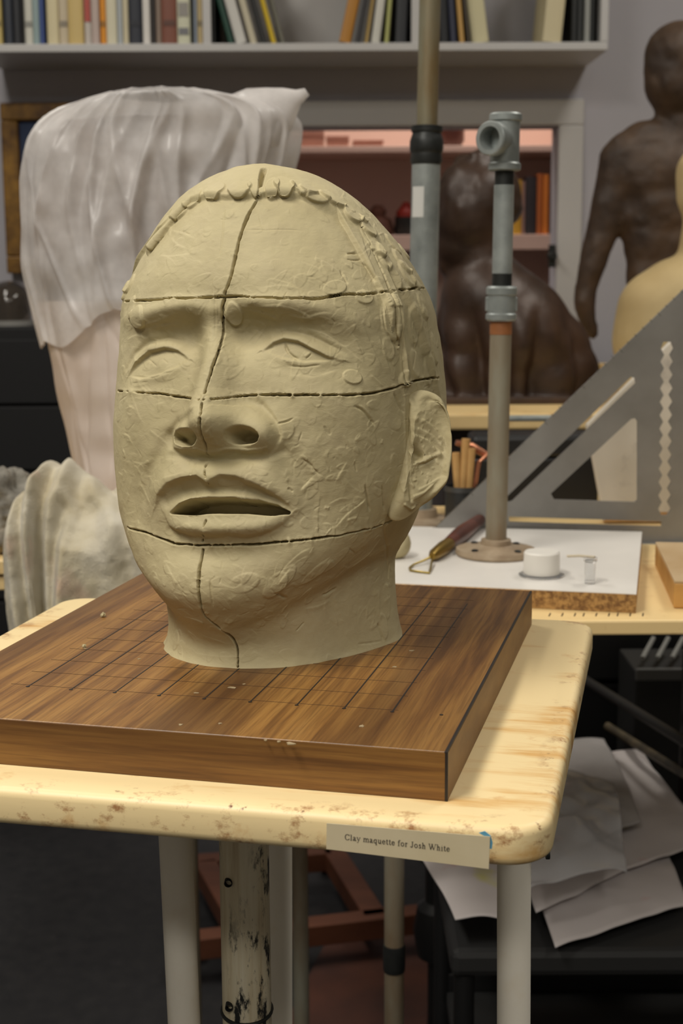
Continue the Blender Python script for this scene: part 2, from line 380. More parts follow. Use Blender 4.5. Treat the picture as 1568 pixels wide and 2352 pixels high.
    def region(s,pts,amp,soft,dir):
        """push everything inside a picked outline; outline handled in the head's own frontal plane"""
        P=s.picks(pts)-HEAD_AX; Q=np.stack([P@HS,P[:,2]],1)
        I=np.nonzero((s.L[:,0]>Q[:,0].min()-.01)&(s.L[:,0]<Q[:,0].max()+.01)&(s.L[:,2]>Q[:,1].min()-.01)&(s.L[:,2]<Q[:,1].max()+.01)&(s.L[:,1]>.02))[0]
        X=s.L[I][:,[0,2]]; inside=np.zeros(len(I),bool); best=np.full(len(I),1e9)
        for i in range(len(Q)):
            a=Q[i];b=Q[(i+1)%len(Q)]
            c1=(a[1]>X[:,1])!=(b[1]>X[:,1]); xi=a[0]+(X[:,1]-a[1])*(b[0]-a[0])/(b[1]-a[1]+1e-15); inside^=c1&(X[:,0]<xi)
            e=b-a; t=np.clip(((X-a)@e)/(e@e+1e-15),0,1); w=X-(a+t[:,None]*e); best=np.minimum(best,np.einsum('ij,ij->i',w,w))
        d=np.sqrt(best)*np.where(inside,1,-1); m=np.clip(d/(soft*1e-3)+.5,0,1); m=m*m*(3-2*m)
        s.push(I,amp*1e-3*m,dir)

def vnoise(P,f,seed):
    """smooth value noise in 3D"""
    r=np.random.RandomState(seed); T=r.rand(32,32,32).astype(np.float32)*2-1
    q=P*f; i=np.floor(q).astype(int); t=q-i; t=t*t*(3-2*t); i&=31; j=(i+1)&31
    a=T[i[:,0],i[:,1],i[:,2]];b=T[j[:,0],i[:,1],i[:,2]];c=T[i[:,0],j[:,1],i[:,2]];d=T[j[:,0],j[:,1],i[:,2]]
    e=T[i[:,0],i[:,1],j[:,2]];g=T[j[:,0],i[:,1],j[:,2]];h=T[i[:,0],j[:,1],j[:,2]];k=T[j[:,0],j[:,1],j[:,2]]
    x,y,z=t[:,0],t[:,1],t[:,2]
    return ((a*(1-x)+b*x)*(1-y)+(c*(1-x)+d*x)*y)*(1-z)+((e*(1-x)+g*x)*(1-y)+(h*(1-x)+k*x)*y)*z
def picks_off(s,pts,amps,D):
    out=[]
    for (x,y),a in zip(pts,amps):
        W=s.V[s.idx]+D*(a*1e-3); p=pr(W); d=(p[:,0]-x)**2+(p[:,1]-y)**2
        m=np.nonzero(d<max(16,d.min()*1.5+1))[0]; j=m[np.argmin(s.vd[m]+np.sqrt(d[m])*2e-4)]
        out.append(s.V[s.idx[j]])
    return np.array(out)
def fstroke(s,pts,amp,wl,wr=None,pw=2.0,upd=True):
    n=len(pts); a=np.atleast_1d(np.array(amp,float)); a=np.interp(np.linspace(0,1,n),np.linspace(0,1,len(a)),a) if len(a)>1 else np.full(n,a[0])
    P=picks_off(s,pts,a,s.FW); s.stroke(None,a,wl,wr,dir='f',pw=pw,P=P,upd=upd)
def fblob(s,x,y,rx,ry,amp,ang=0,pw=2.0,upd=True):
    P=picks_off(s,[(x,y)],[amp],s.FW)[0]; p=pr(P)[0]; s.blob(p[0],p[1],rx,ry,amp,ang,dir='f',pw=pw,upd=upd)

def features_major(s):
    # temple / crown corrections
    s.blob(900,600,40,45,-3.5); s.blob(335,560,25,30,-2); s.update()
    z=s.L[:,2]; T=np.arctan2(s.L[:,0],s.L[:,1]); nk=np.clip((.085-z)/.03,0,1)*np.exp(-((T-1.75)/.5)**2); s.V+=HS*(nk*.0075)[:,None]
    nl=np.clip((.03-z)/.02,0,1)*np.exp(-((T+1.2)/.5)**2); s.V+=HS*(nl*.0045)[:,None]; fl=np.clip((.005-z)/.005,0,1)**2*(.5+.5*vnoise(s.V,120,7)); d=s.L*1.0; d[:,2]=0; s.V+=(HS*s.L[:,:1]+HF*s.L[:,1:2])/(np.hypot(s.L[:,0],s.L[:,1])[:,None]+1e-6)*(fl*.0016)[:,None]
    bk=np.exp(-((z-.225)/.045)**2)*np.exp(-((T-1.9)/.6)**2); s.V-=(HS*.75-HF*.65)*(bk*.0055)[:,None]; s.update()
    lf=np.exp(-((T+.95)/.6)**2)*np.clip((z-.20)/.03,0,1)*np.clip((.283-z)/.02,0,1); s.V-=HS*(lf*.0036)[:,None]; s.V+=HU*(np.clip((z-.25)/.03,0,1)*.0016)[:,None]; s.update()
    # muzzle, cheeks, chin
    fblob(s,490,1140,36,26,7); fblob(s,452,1345,24,17,4.5); fblob(s,800,930,26,18,3,-15); fblob(s,305,940,16,18,3)
    fblob(s,760,1150,26,24,-3.5); fblob(s,310,1140,14,24,-2.5)
    fblob(s,610,640,40,16,2.5); fblob(s,370,640,24,16,2)
    # eye sockets
    fblob(s,366,805,22,14,-7.5,10); fblob(s,672,795,30,14,-7.5,-4); fblob(s,440,775,10,12,-7); fblob(s,575,762,15,12,-9.5); fblob(s,395,765,14,7,-3); fblob(s,640,752,18,7,-3)
    # brows
    fstroke(s,[(283,735),(330,722),(385,708),(440,705),(480,712)],[1.5,4.5,5.5,5,2],6.2)
    fstroke(s,[(520,708),(580,700),(660,698),(740,712),(815,745)],[2,5,5.5,4.5,2.5],6.6)
    # nose
    fstroke(s,[(498,725),(492,780),(480,835),(466,890),(456,935),(460,960)],[2.5,6,10,14,18,19],[8.5,8.5,9.5,11.5,13,13.5],pw=2.4)
    fblob(s,468,965,15,11,5)
    fblob(s,588,990,12,10,8); fblob(s,606,1000,8,8,4); fblob(s,404,1000,9,9,9)
    fblob(s,540,955,12,9,4)
    fstroke(s,[(392,1045),(430,1050),(475,1056),(540,1056),(600,1050),(645,1035)],[-2,-5,-5,-5,-4,-2],[3.2,4.2,4.2,4.2,4.2,3.2])
    s.stroke([(556,915),(596,930),(626,962),(636,1000),(622,1032)],[-.6,-2.2,-2.8,-2.8,-1.2],2.6,3.6,dir='f'); s.stroke([(432,950),(402,968),(383,995),(386,1022),(400,1036)],[-.6,-2,-2.6,-2.6,-1.2],3.2,2.4,dir='f'); s.update()
    s.stroke([(396,1028),(420,1036),(452,1036),(474,1044),(520,1036),(570,1038),(612,1032)],[1,1.6,1.2,.8,1.2,1.8,1],1.6,1.2,dir='f'); s.update()
    # nasolabial folds
    fstroke(s,[(640,1000),(672,1050),(705,1100),(722,1150)],[-1,-2.5,-2.5,-1],6); fstroke(s,[(385,1010),(362,1050),(340,1095),(330,1150)],[-2,-2.5,-2.5,-1],5)
    s.update()

UP_LIP=[(352,1168),(362,1135),(385,1110),(420,1097),(455,1092),(476,1106),(510,1089),(548,1093),(600,1113),(648,1143),(684,1172)]
OPEN=[(390,1178),(408,1160),(432,1149),(475,1142),(535,1143),(590,1150),(635,1163),(662,1178),(622,1182),(560,1178),(480,1177),(430,1180)]
LOW_LIP=[(372,1182),(384,1212),(410,1226),(464,1236),(520,1231),(575,1234),(620,1222),(655,1200),(680,1180)]
def features_mid(s):
    # upper lip: rolled border with the red of the lip turned down and back
    s.stroke(UP_LIP[::-1],[0.5,2.8,4.0,4.2,3.6,2.8,3.6,4.2,4.0,2.8,.5],1.7,7,dir='f'); s.update()   # travel right->left: left side = below
    s.stroke([(380,1150),(410,1128),(475,1124),(560,1124),(620,1142),(655,1163)],[-2,-4.5,-5,-5,-4,-1.5],4.2,dir='f'); s.update()
    # lower lip
    s.stroke([(385,1204),(430,1214),(475,1217),(560,1217),(620,1208),(665,1184)],[1,4.6,5.2,5.2,4.2,1],6,4.2,dir='f'); s.update()
    s.stroke(LOW_LIP,[-.5,-1.7,-2.1,-2.1,-1.7,-2.1,-1.8,-1.2,-.4],1.0,4.5,dir='f'); s.update()
    s.stroke([(400,1262),(470,1272),(560,1270),(620,1258)],[-1,-3,-3,-1],7,dir='f'); s.update()
    s.region(OPEN,-24,2.0,s.FW); 
    # nostrils
    def ell(cx,cy,rx,ry,a): 
        t=np.linspace(0,2*np.pi,18,endpoint=False); a=np.radians(a); return [(cx+rx*np.cos(k)*np.cos(a)-ry*np.sin(k)*np.sin(a),cy+rx*np.cos(k)*np.sin(a)+ry*np.sin(k)*np.cos(a)) for k in t]
    s.region(ell(554,1001,32,17,4),-16,4.0,s.FW); s.region(ell(418,1005,24,17,12),-14,4.0,s.FW)
    s.update()
    # eyes: ball, then lids
    s.blob(372,832,11,7.5,3.0,8,dir='f'); s.blob(694,812,14,7,3.0,-4,dir='f'); s.update()
    # left eye upper lid (thick roll) with a sharp lower edge
    s.stroke([(292,862),(312,832),(345,806),(382,797),(412,803),(434,822)],[.8,3,4,4,3.2,.8],4.2,1.0,dir='f')
    s.stroke([(288,846),(306,812),(340,786),(382,776),(420,786)],[-.6,-1.4,-1.6,-1.6,-.6],1.8,dir='f')
    s.stroke([(434,822),(410,842),(370,862),(320,872),(296,864)],[.4,1.2,1.6,1.4,.4],3.4,.9,dir='f')
    # right eye
    s.stroke([(604,802),(630,786),(656,779),(690,785),(722,801),(756,818),(787,827)],[.8,2.4,3.3,3.6,3.6,3.0,1],4.2,.9,dir='f')
    s.stroke([(622,778),(660,764),(710,772),(760,796),(792,812)],[-.3,-1.2,-1.4,-1.2,-.4],1.8,dir='f')
    s.stroke([(787,827),(750,832),(700,834),(650,826),(606,806)],[.4,1.2,1.4,1.2,.4],3.2,.8,dir='f')
    s.update()

V_CUTS=[([(605,386),(600,400),(597,420),(595,447)],(1.6,1.4,1.1)),([(595,447),(575,480),(560,515),(548,555),(540,590),(530,630),(516,674)],(.9,.7,.6)),
 ([(513,688),(511,720),(516,755),(513,780),(500,815),(485,850),(472,890),(465,916)],(.75,.7,.65)),([(461,925),(457,970),(458,1000),(472,1025),(475,1050),(468,1090),(476,1112)],(.75,.8,.65)),
 ([(478,1162),(477,1190),(465,1203),(464,1244)],(.5,.6)),([(467,1262),(457,1300),(455,1345),(460,1400),(470,1420)],(.6,.75,.6)),([(472,1420),(500,1445),(530,1465),(545,1485),(546,1532)],(.6,.7,.7))]
H_CUTS=[[(283,690),(330,688),(400,682),(490,682),(560,680),(640,684),(740,683),(800,675),(870,672),(930,665),(978,660)],
 [(266,898),(300,899),(360,903),(425,912),(462,918),(520,912),(600,906),(700,907),(800,907),(860,903),(920,888),(960,875),(1011,868)],
 [(290,1213),(330,1222),(370,1238),(400,1250),(465,1253),(580,1253),(700,1240),(800,1228),(860,1215),(903,1197)]]
def dense(P,step=.0012):
    out=[P[0]]
    for a,b in zip(P[:-1],P[1:]):
        n=max(1,int(np.linalg.norm(b-a)/step)); out+= [a+(b-a)*k/n for k in range(1,n+1)]
    return np.array(out)
def densepx(pts,step=7):
    out=[pts[0]]
    for a,b in zip(pts[:-1],pts[1:]):
        n=max(1,int(np.hypot(b[0]-a[0],b[1]-a[1])/step)); out+=[(a[0]+(b[0]-a[0])*k/n,a[1]+(b[1]-a[1])*k/n) for k in range(1,n+1)]
    return out
def cuts(s):
    rng=np.random.RandomState(4); lines=[]
    allc=[(c,.6) for c in H_CUTS]+V_CUTS
    for pts,w in allc:
        d=densepx(pts); d=[(x+rng.normal(0,.5),y+rng.normal(0,.5)) for x,y in d]; P=s.picks(d); P[1:-1]=(P[:-2]+2*P[1:-1]+P[2:])/4; P[1:-1]=(P[:-2]+2*P[1:-1]+P[2:])/4; lines.append((P,w))
    for P,w in lines:   # burr pushed up along the edges, then the knife slot itself
        n=len(P); s.stroke(None,np.abs(rng.normal(.25,.25,n)),np.abs(rng.normal(1.5,.5,n))+.5,np.abs(rng.normal(1.5,.5,n))+.5,P=P)
    s.update()
    for P,w in lines:
        n=len(P); k=np.interp(np.linspace(0,1,n),np.linspace(0,1,len(np.atleast_1d(w))),np.atleast_1d(w))*np.convolve(1+.5*rng.randn(n+8),np.ones(9)/9,'valid').clip(.8,1.5)
        s.stroke(None,-np.full(n,5.0),k,k,P=P,pw=4)
    s.update(); s.cutlines=lines

HAIRLINE=[(338,585),(345,552),(362,515),(400,487),(440,463),(480,452),(520,455),(560,452),(600,450),(640,446),(690,452),(730,470),(775,490),(825,528),(862,575),(890,625),(905,668),(908,700),(900,750),(915,800),(930,850),(936,890)]
def hair(s):
    P=s.picks(HAIRLINE)-HEAD_AX; th=np.arctan2(P@HS,P@HF); z=P[:,2]; o=np.argsort(th); th,z=th[o],z[o]
    th=np.r_[-np.pi,-2.2,-1.75,-1.62,th,2.3,np.pi]; z=np.r_[.04,.06,.13,.2,z,.06,.04]
    T=np.arctan2(s.L[:,0],s.L[:,1]); sw=.0022+.010*np.clip((T-.75)/.5,0,1); m=np.clip((s.L[:,2]-np.interp(T,th,z))/sw+.5,0,1); m=m*m*(3-2*m)
    s.hm=m; s.V+=s.N*(m*.0030)[:,None]; s.update()
#  x, y, rx, ry (mm), height, angle, tilt
DABS=[(490,432,7.5,5.2,1.5,5),(548,428,8,5,1.6,-5),(584,424,4,6,1.3,20),(626,424,4,7,1.5,-10),(652,420,6.5,6.5,2.2,0),(700,428,9,5,1.6,-38),(722,440,10,4.5,1.4,-40),(765,452,9.5,4.5,1.8,-42),(440,458,6.5,4,1.2,25),(405,480,7,4,1.3,40),(374,506,4,7,1.2,-35),(356,540,3,7,1.1,-20),
 (812,488,7,6,1.6,-45),(848,520,7,6,1.3,-50),(835,500,3,3,1.0,0),(858,555,5,9,1.5,15),(880,590,4.5,9,1.4,12),(905,560,4,8,1.3,20),(922,600,5,9,1.6,18),(935,630,6,9,1.5,15),(905,635,4,9,1.2,15),(950,640,5,7,1.5,20),(930,575,4,6,1.2,20),
 (905,735,6.5,13,1.7,6),(895,800,5,7,.8,10),(952,745,7,13,1.3,-12),(955,835,6,9,1.3,5),(935,870,4,5,1.2,0),(980,760,7,15,1.2,0),(1000,800,6,10,1.3,0),(985,850,7,10,1.1,0),(975,700,8,9,1.0,0),
 (538,725,4.6,7.2,1.5,10),(310,730,7,6,1.6,25),(296,650,4,6,1.3,0),(300,705,3.5,7,1.0,10),(288,665,3,6,1.2,0),
 (655,985,5.5,5.5,.5,0),(810,865,5.5,4,.9,-10),(905,690,5,4,.8,0),(840,680,6,4,.7,0),(770,660,7,4,.5,15),
 (632,1345,5,9,1.4,-35),(650,1330,4,10,.9,-40),(725,1320,3.5,10,.8,-45),(770,1290,4,12,.7,-50),(560,1340,9,5,.6,20),(890,1380,4,11,.8,0),(882,1440,4,8,.9,0),(925,1165,7,5,1.6,10),(910,1150,5,5,1.0,0),(440,1430,8,3,.6,0),(400,1470,4,6,.7,0)]
# marks read off the clay: points, height mm (+ ridge / - cut), width left, width right
MARKS=[([(795,582),(825,581)],-1.6,.55,.55),([(797,596),(815,600),(828,594)],-.7,.5,.5),([(832,600),(848,622),(862,650)],-1.3,.5,.7),([(780,620),(800,652)],-.8,.5,.5),([(735,595),(775,620),(790,638),(770,640)],.6,.5,1.6),
 ([(830,535),(838,575),(850,600),(862,640)],.9,.6,1.6),([(845,560),(870,600),(895,640),(920,662)],.8,.6,1.5),([(690,600),(720,612),(740,620)],.5,.4,1.2),([(620,640),(660,650),(690,668),(720,690)],.7,.5,1.8),([(600,660),(650,655),(700,668)],.6,.5,1.4),
 ([(390,530),(420,535),(450,550)],.5,.4,1.2),([(362,585),(390,590),(440,582)],.5,.4,1.2),([(390,545),(405,565),(430,572)],.6,.5,1.4),([(555,525),(610,528),(680,526),(700,530)],-.35,.4,.4),([(515,470),(508,560),(502,590)],-.35,.5,.5),([(495,650),(492,770)],-.4,.5,.5),([(500,650),(498,740)],-.35,.4,.4),
 ([(800,640),(840,700),(870,760)],.5,.5,1.8),([(775,690),(800,720),(830,770)],.6,.5,1.8),([(655,720),(700,730),(745,718),(770,722)],1.0,.5,2.2),([(560,712),(600,718),(650,735)],.8,.5,2),([(590,705),(640,700),(690,715),(720,735)],.9,.5,2),([(570,735),(610,745),(560,790)],.7,.5,2.5),([(620,735),(600,770),(580,790)],.8,.5,2.2),
 ([(700,755),(740,765),(780,790)],.7,.5,1.8),([(730,770),(790,795),(825,825),(840,838)],.8,.5,1.6),([(790,740),(820,790),(838,830)],.7,.5,1.6),([(830,740),(850,790),(880,850)],.6,.5,1.4),([(870,770),(890,830),(900,860)],.7,.5,1.6),([(850,860),(880,885)],.6,.4,1),([(652,788),(656,803),(668,818),(684,826)],-1.2,.7,.7),([(697,820),(716,808)],1.0,.8,.8),([(700,822),(716,812)],-.6,.4,.4),([(655,838),(690,845),(740,838)],-.6,.5,.5),([(660,862),(720,868),(780,850)],.6,.8,2),
 ([(925,690),(928,760),(922,830),(930,900),(930,980),(932,1060),(938,1130),(945,1170)],.9,.9,.9),([(918,690),(921,760),(915,830),(922,900),(923,980),(925,1060),(930,1130)],-1.2,.7,.7),([(880,700),(885,760),(905,790),(920,800)],-.9,.5,.6),([(950,770),(955,800),(950,850)],-1.4,.6,.6),([(940,790),(930,800),(925,830)],.7,.5,1),([(980,720),(990,790),(985,830)],-.6,.5,.5),([(905,900),(918,930),(928,950)],-1.4,.6,.6),
 ([(812,932),(824,931),(845,955),(863,980)],-1.3,.6,.6),([(824,928),(845,945),(858,965)],.7,.6,1.5),([(620,973),(655,970),(676,958)],-1.2,.45,.45),([(630,985),(660,1015),(670,990)],.5,.4,1),([(745,980),(760,1000)],-.5,.4,.4),([(690,1050),(715,1070),(735,1092)],-.8,.6,1),([(690,1130),(705,1110),(722,1100)],.9,.5,1.8),([(735,1130),(730,1190),(732,1235)],.5,.5,1.2),([(770,1215),(800,1180),(840,1150),(845,1140)],1.0,.5,1.8),([(795,1195),(820,1190)],1.0,.7,.7),([(745,1165),(758,1168)],.9,.6,.6),([(770,1110),(785,1080),(800,1060)],.7,.5,1.2),([(790,1100),(815,1125),(838,1135)],.6,.4,1.4),([(755,1160),(790,1140),(805,1148)],.5,.4,1),
 ([(838,1110),(845,1150),(850,1178)],-1.5,.6,.6),([(878,1115),(881,1150),(883,1175)],-1.4,.6,.6),([(848,1185),(840,1220)],.6,1,1),([(880,1010),(878,1022)],.9,.7,.7),([(815,1060),(820,1085)],-.5,.4,.4),
 ([(660,1120),(672,1128)],-.9,.6,.6),([(440,1075),(432,1100)],-.5,.5,.5),([(450,1052),(446,1072)],-.5,.4,.4),([(430,1057),(440,1058)],-.6,.5,.5),([(370,1100),(390,1092),(420,1085)],.7,.6,1),([(300,1060),(330,1068),(350,1050)],.5,.4,1.4),([(320,1105),(335,1140),(345,1160)],.6,.4,1.2),([(300,1100),(296,1130),(290,1160)],.5,.4,1),([(340,985),(370,1010),(385,1020)],.5,.4,1.2),([(300,900),(320,960),(330,975)],.4,.4,1.4),
 ([(378,1290),(400,1330),(420,1360)],.5,.4,1.2),([(480,1330),(484,1372),(488,1395)],-.9,.5,.5),([(500,1340),(535,1355),(560,1340)],.5,.5,1.4),([(470,1405),(478,1412)],1,.9,.9),([(620,1350),(640,1365),(660,1375)],-1,.7,1),([(640,1345),(655,1320),(670,1305)],.9,.5,2),([(700,1330),(730,1300),(760,1280)],.7,.5,2),([(740,1370),(760,1360),(775,1350)],-1.0,.7,.7),([(700,1400),(740,1390),(757,1380)],.6,.4,1.2),([(645,1410),(660,1390)],.7,.5,.8),([(680,1450),(700,1430)],-.8,.5,.5),([(640,1320),(690,1270),(720,1258)],.5,.5,2),([(800,1310),(850,1270),(880,1230)],.5,.5,2),([(870,1350),(873,1420),(878,1400)],.8,.5,1.5),([(868,1430),(876,1460),(884,1475)],-1.6,.8,.8),([(895,1290),(893,1330)],-.8,.5,.5),([(880,1200),(890,1270),(892,1330)],-.7,1,1),([(820,1480),(850,1476),(880,1470)],-.6,.4,.4),([(440,1500),(500,1510),(560,1512)],.3,.5,1.5),([(460,1460),(500,1470),(520,1480)],.4,.5,1.4),
 ([(300,740),(330,748),(360,735),(390,722)],.8,.5,2),([(330,762),(370,745),(420,742)],.7,.5,1.8),([(290,780),(310,765),(335,775)],.6,.4,1.5),([(352,782),(358,792)],-.7,.4,.4),([(382,778),(378,790)],-.7,.4,.4),([(340,822),(360,842)],-.6,.4,.5),([(372,822),(384,835)],-.5,.4,.5),([(300,862),(350,868),(400,850)],-.5,.4,.6),([(440,780),(456,790),(468,800)],.6,.5,1.5),([(300,880),(340,876)],-.5,.3,.3),([(305,886),(335,882)],.4,.3,.3),([(396,870),(398,890)],.4,.6,.6),([(520,890),(530,905)],.5,.6,1),([(545,925),(580,935),(590,945)],.5,.4,1.2)]
def details(s):
    for d in DABS:
        x,y,rx,ry,a,an=d; top=y<560; k=1.3 if top else 1.1; side=x>=880
        if y<890: s.dab(x,y,rx*(1.0 if top else k),ry*k,a*(.85 if top else .8 if side else 1.0),an,edge=.3 if side else .14,tilt=(0,-.85) if top else (0,-.4))
        else: s.dab(x,y,rx*k,ry*k,a*.5,an,edge=.2,tilt=(.95,0))
    s.update(); s.fmap()
    for pts,a,wl,wr in MARKS: s.fstk(densepx(pts,9),a*(.48 if a>0 else 1.0),wl,wr*(1.5 if a>0 else 1),taper=.18)
    s.update(); s.fmap()
    # thumbed scales and small tool scrapes all over
    rng=np.random.RandomState(11)
    def quiet(x,y): return (x>540 and x<800 and 460<y<590) or (560<x<900 and 850<y<1000) or (y<450) or (540<x<800 and 1240<y<1300) or y>1440
    for k in range(620):
        x,y=rng.uniform(262,1010),rng.uniform(440,1530)
        if s.fpick(x,y)<0 or (quiet(x,y) and rng.rand()<.7): continue
        s.fdab(x,y,rng.uniform(3,8.5),rng.uniform(2,4.5),rng.uniform(.18,.45),rng.choice([-120,-60,30,150,200])+rng.normal(0,25))
    s.update(); s.fmap()
    for k in range(800):
        x,y=rng.uniform(262,1010),rng.uniform(440,1530)
        if s.fpick(x,y)<0 or (quiet(x,y) and rng.rand()<.85): continue
        L=rng.uniform(8,30); base=rng.choice([-35,-60,15,50,80])+rng.normal(0,18); a=np.radians(base); bend=rng.normal(0,.35)
        pts=[(x+np.cos(a+bend*t)*L*t,y+np.sin(a+bend*t)*L*t) for t in np.linspace(-.5,.5,5)]
        if rng.rand()<.85: s.fstk(pts,rng.uniform(.08,.26),rng.uniform(.3,.45),rng.uniform(.8,2.2))
        else: s.fstk(pts,-rng.uniform(.12,.4),rng.uniform(.28,.4))
    # unevenness of hand-pressed clay
    s.V+=s.N*((vnoise(s.V,60,1)*.45+vnoise(s.V,150,2)*.22+vnoise(s.V,420,3)*.07)*1e-3)[:,None]
    s.update()
class Ear(Sculpt):
    def __init__(s, head, nr=70, na=200):
        o = [(940,985),(943,935),(957,905),(983,897),(1010,908),(1029,938),(1037,985),(1037,1035),(1031,1080),(1027,1108),(1008,1137),(985,1158),(962,1178),(940,1192),(920,1196),(908,1188),(908,1165),(918,1125),(928,1080),(934,1035)]
        E0 = head.V[head.pick(926,1060)]; er = -HF*.72+HS*.69; er /= np.linalg.norm(er); n = np.cross(er, HU); n /= np.linalg.norm(n)
        if n@(C-E0) < 0: n = -n
        n = n+.12*HU; n /= np.linalg.norm(n)
        def pl(x, y): d = ray(x, y); return C+d*(np.dot(E0+n*.004-C, n)/np.dot(d, n))
        O = np.array([pl(*p) for p in o]); Cc = pl(978,1045)
        k = len(o); t = np.arange(k+1); Oc = np.vstack([O, O[:1]]); ta = np.linspace(0, k, na, endpoint=False)
        # periodic smooth interpolation of the outline
        Q = hermite(np.vstack([O[-2:], O, O[:3]]), np.arange(-2, k+3), ta)
        rs = np.linspace(.02, 1, nr); rows = []
        wx=np.clip(((Q-Cc)@er)/.016+.25,0,1)[:,None]   # rim only on the free, outer side
        for r in rs:
            h = wx*(.0036*np.exp(-((r-.87)/.10)**2)-.003*max(0,(r-.92)/.08)**2)-.0022*np.exp(-((r-.30)/.38)**2)-(1-wx)*.006*max(0,(r-.7)/.3)
            rows.append(Cc+(Q-Cc)*r+n*h)
        for r, h in ((1.012,-.0065),(1.0,-.0095),(.95,-.012),(.8,-.0135)): rows.append(Cc+(Q-Cc)*r+n*h)
        G = np.array(rows)[:, ::-1] if False else np.array(rows)
        s.shape = G.shape[:2]; s.V = G.reshape(-1, 3); s.FW = n; s.flip = 1; s.update()
        m = s.N.reshape(*s.shape, 3)[5].mean(0)@n
        if m < 0: s.V = G[:, ::-1].reshape(-1, 3); s.update()
    def carve(s):
        S = s.stroke
        S([(972,925),(990,914),(1010,925),(1020,950),(1024,985)], [-.8,-2.6,-3,-2.6,-.8], 2.8); s.update()
        S([(968,948),(985,935),(1005,945),(1012,985),(1010,1040)], [-.5,-1.2,-1.2,-1,-.5], 5); s.update()
        S([(960,1000),(985,1015),(1010,1040)], .9, .6, 2.6); S([(970,965),(995,980),(1018,1010)], .9, .6, 2.6); S([(962,985),(990,1000),(1014,1025)], .8, .6, 2.2); S([(958,1062),(985,1052),(1008,1043)], 1.4, .9, 2.5)
        S([(955,1035),(962,1048)], -4.5, 2.6); S([(965,1068),(985,1060),(1000,1052)], -1.2, 1.0); s.update()
        S([(938,930),(936,1000),(940,1080),(946,1150)], -1.6, 1.0); S([(945,1110),(960,1125),(985,1112),(1005,1100)], .7, .5, 1.5); S([(950,1140),(975,1130),(990,1115)], .8, .5, 1.5); S([(930,1160),(945,1172),(955,1165)], 1.2, .8, .8); s.update(); s.fmap()
        rng = np.random.RandomState(3)
        for k in range(150):
            x, y = rng.uniform(915, 1035), rng.uniform(905, 1190)
            if s.fpick(x, y) < 0: continue
            a = rng.uniform(0, 6.28); L = rng.uniform(6, 18); s.fstk([(x+np.cos(a)*L*t, y+np.sin(a)*L*t) for t in np.linspace(-.5, .5, 4)], rng.uniform(.1, .4), rng.uniform(.3, .5), rng.uniform(.8, 1.6))
        s.V += s.N*((vnoise(s.V,70,5)*.5+vnoise(s.V,200,6)*.25)*1e-3)[:, None]; s.update()

def build_head(nt, nth):
    s = Sculpt(nt, nth)
    for g in (features_major, hair, features_mid, details, cuts): g(s)
    ear = Ear(s); ear.carve()
    root = thing('portrait_sculpture', tuple(HEAD_AX), 'grey-green clay portrait head, mouth open, cut into slabs, on the brown oak board', 'sculpture')
    nT = np.arctan2(s.L[:,0], s.L[:,1])
    lay = np.zeros(len(s.V), int)
    for P, w in s.cutlines[:3][::-1]:
        d = P-HEAD_AX; th = np.arctan2(d@HS, d@HF); o = np.argsort(th); lay += s.L[:,2] > np.interp(nT, th[o], d[o,2])
    mid = np.vstack([P for P, w in s.cutlines[3:]])-HEAD_AX; o = np.argsort(mid[:,2]); side = s.L[:,0] > np.where(s.L[:,1] > .0, np.interp(s.L[:,2], mid[o,2], (mid@HS)[o]), 0)
    i = np.arange(nt-1)[:, None]*nth; j = np.arange(nth)[None]; j2 = (j+1) % nth
    q = np.stack([i+j, i+j2, i+nth+j2, i+nth+j], -1).reshape(-1, 4); key = (lay*2+side)[q[:, 0]]
    names = ['jaw_segment', 'cheek_segment', 'eye_segment', 'crown_segment']
    loc = s.V-HEAD_AX
    for k in range(8):
        f = q[key == k]; u, inv = np.unique(f, return_inverse=True); inv = inv.reshape(-1, 4)
        me = bpy.data.meshes.new(names[k//2]); me.vertices.add(len(u)); me.vertices.foreach_set('co', loc[u].ravel().astype(np.float32))
        me.loops.add(inv.size); me.loops.foreach_set('vertex_index', inv.ravel().astype(np.int32)); me.polygons.add(len(inv))
        me.polygons.foreach_set('loop_start', np.arange(0, inv.size, 4, dtype=np.int32)); me.polygons.foreach_set('loop_total', np.full(len(inv), 4, np.int32)); me.update(calc_edges=True)
        me.polygons.foreach_set('use_smooth', [True]*len(inv)); me.materials.append(M['clay']); obj(names[k//2], me, root)
    obj('ear', grid_mesh('ear', (ear.V-HEAD_AX).reshape(*ear.shape, 3), M['clay']), root)
    return root
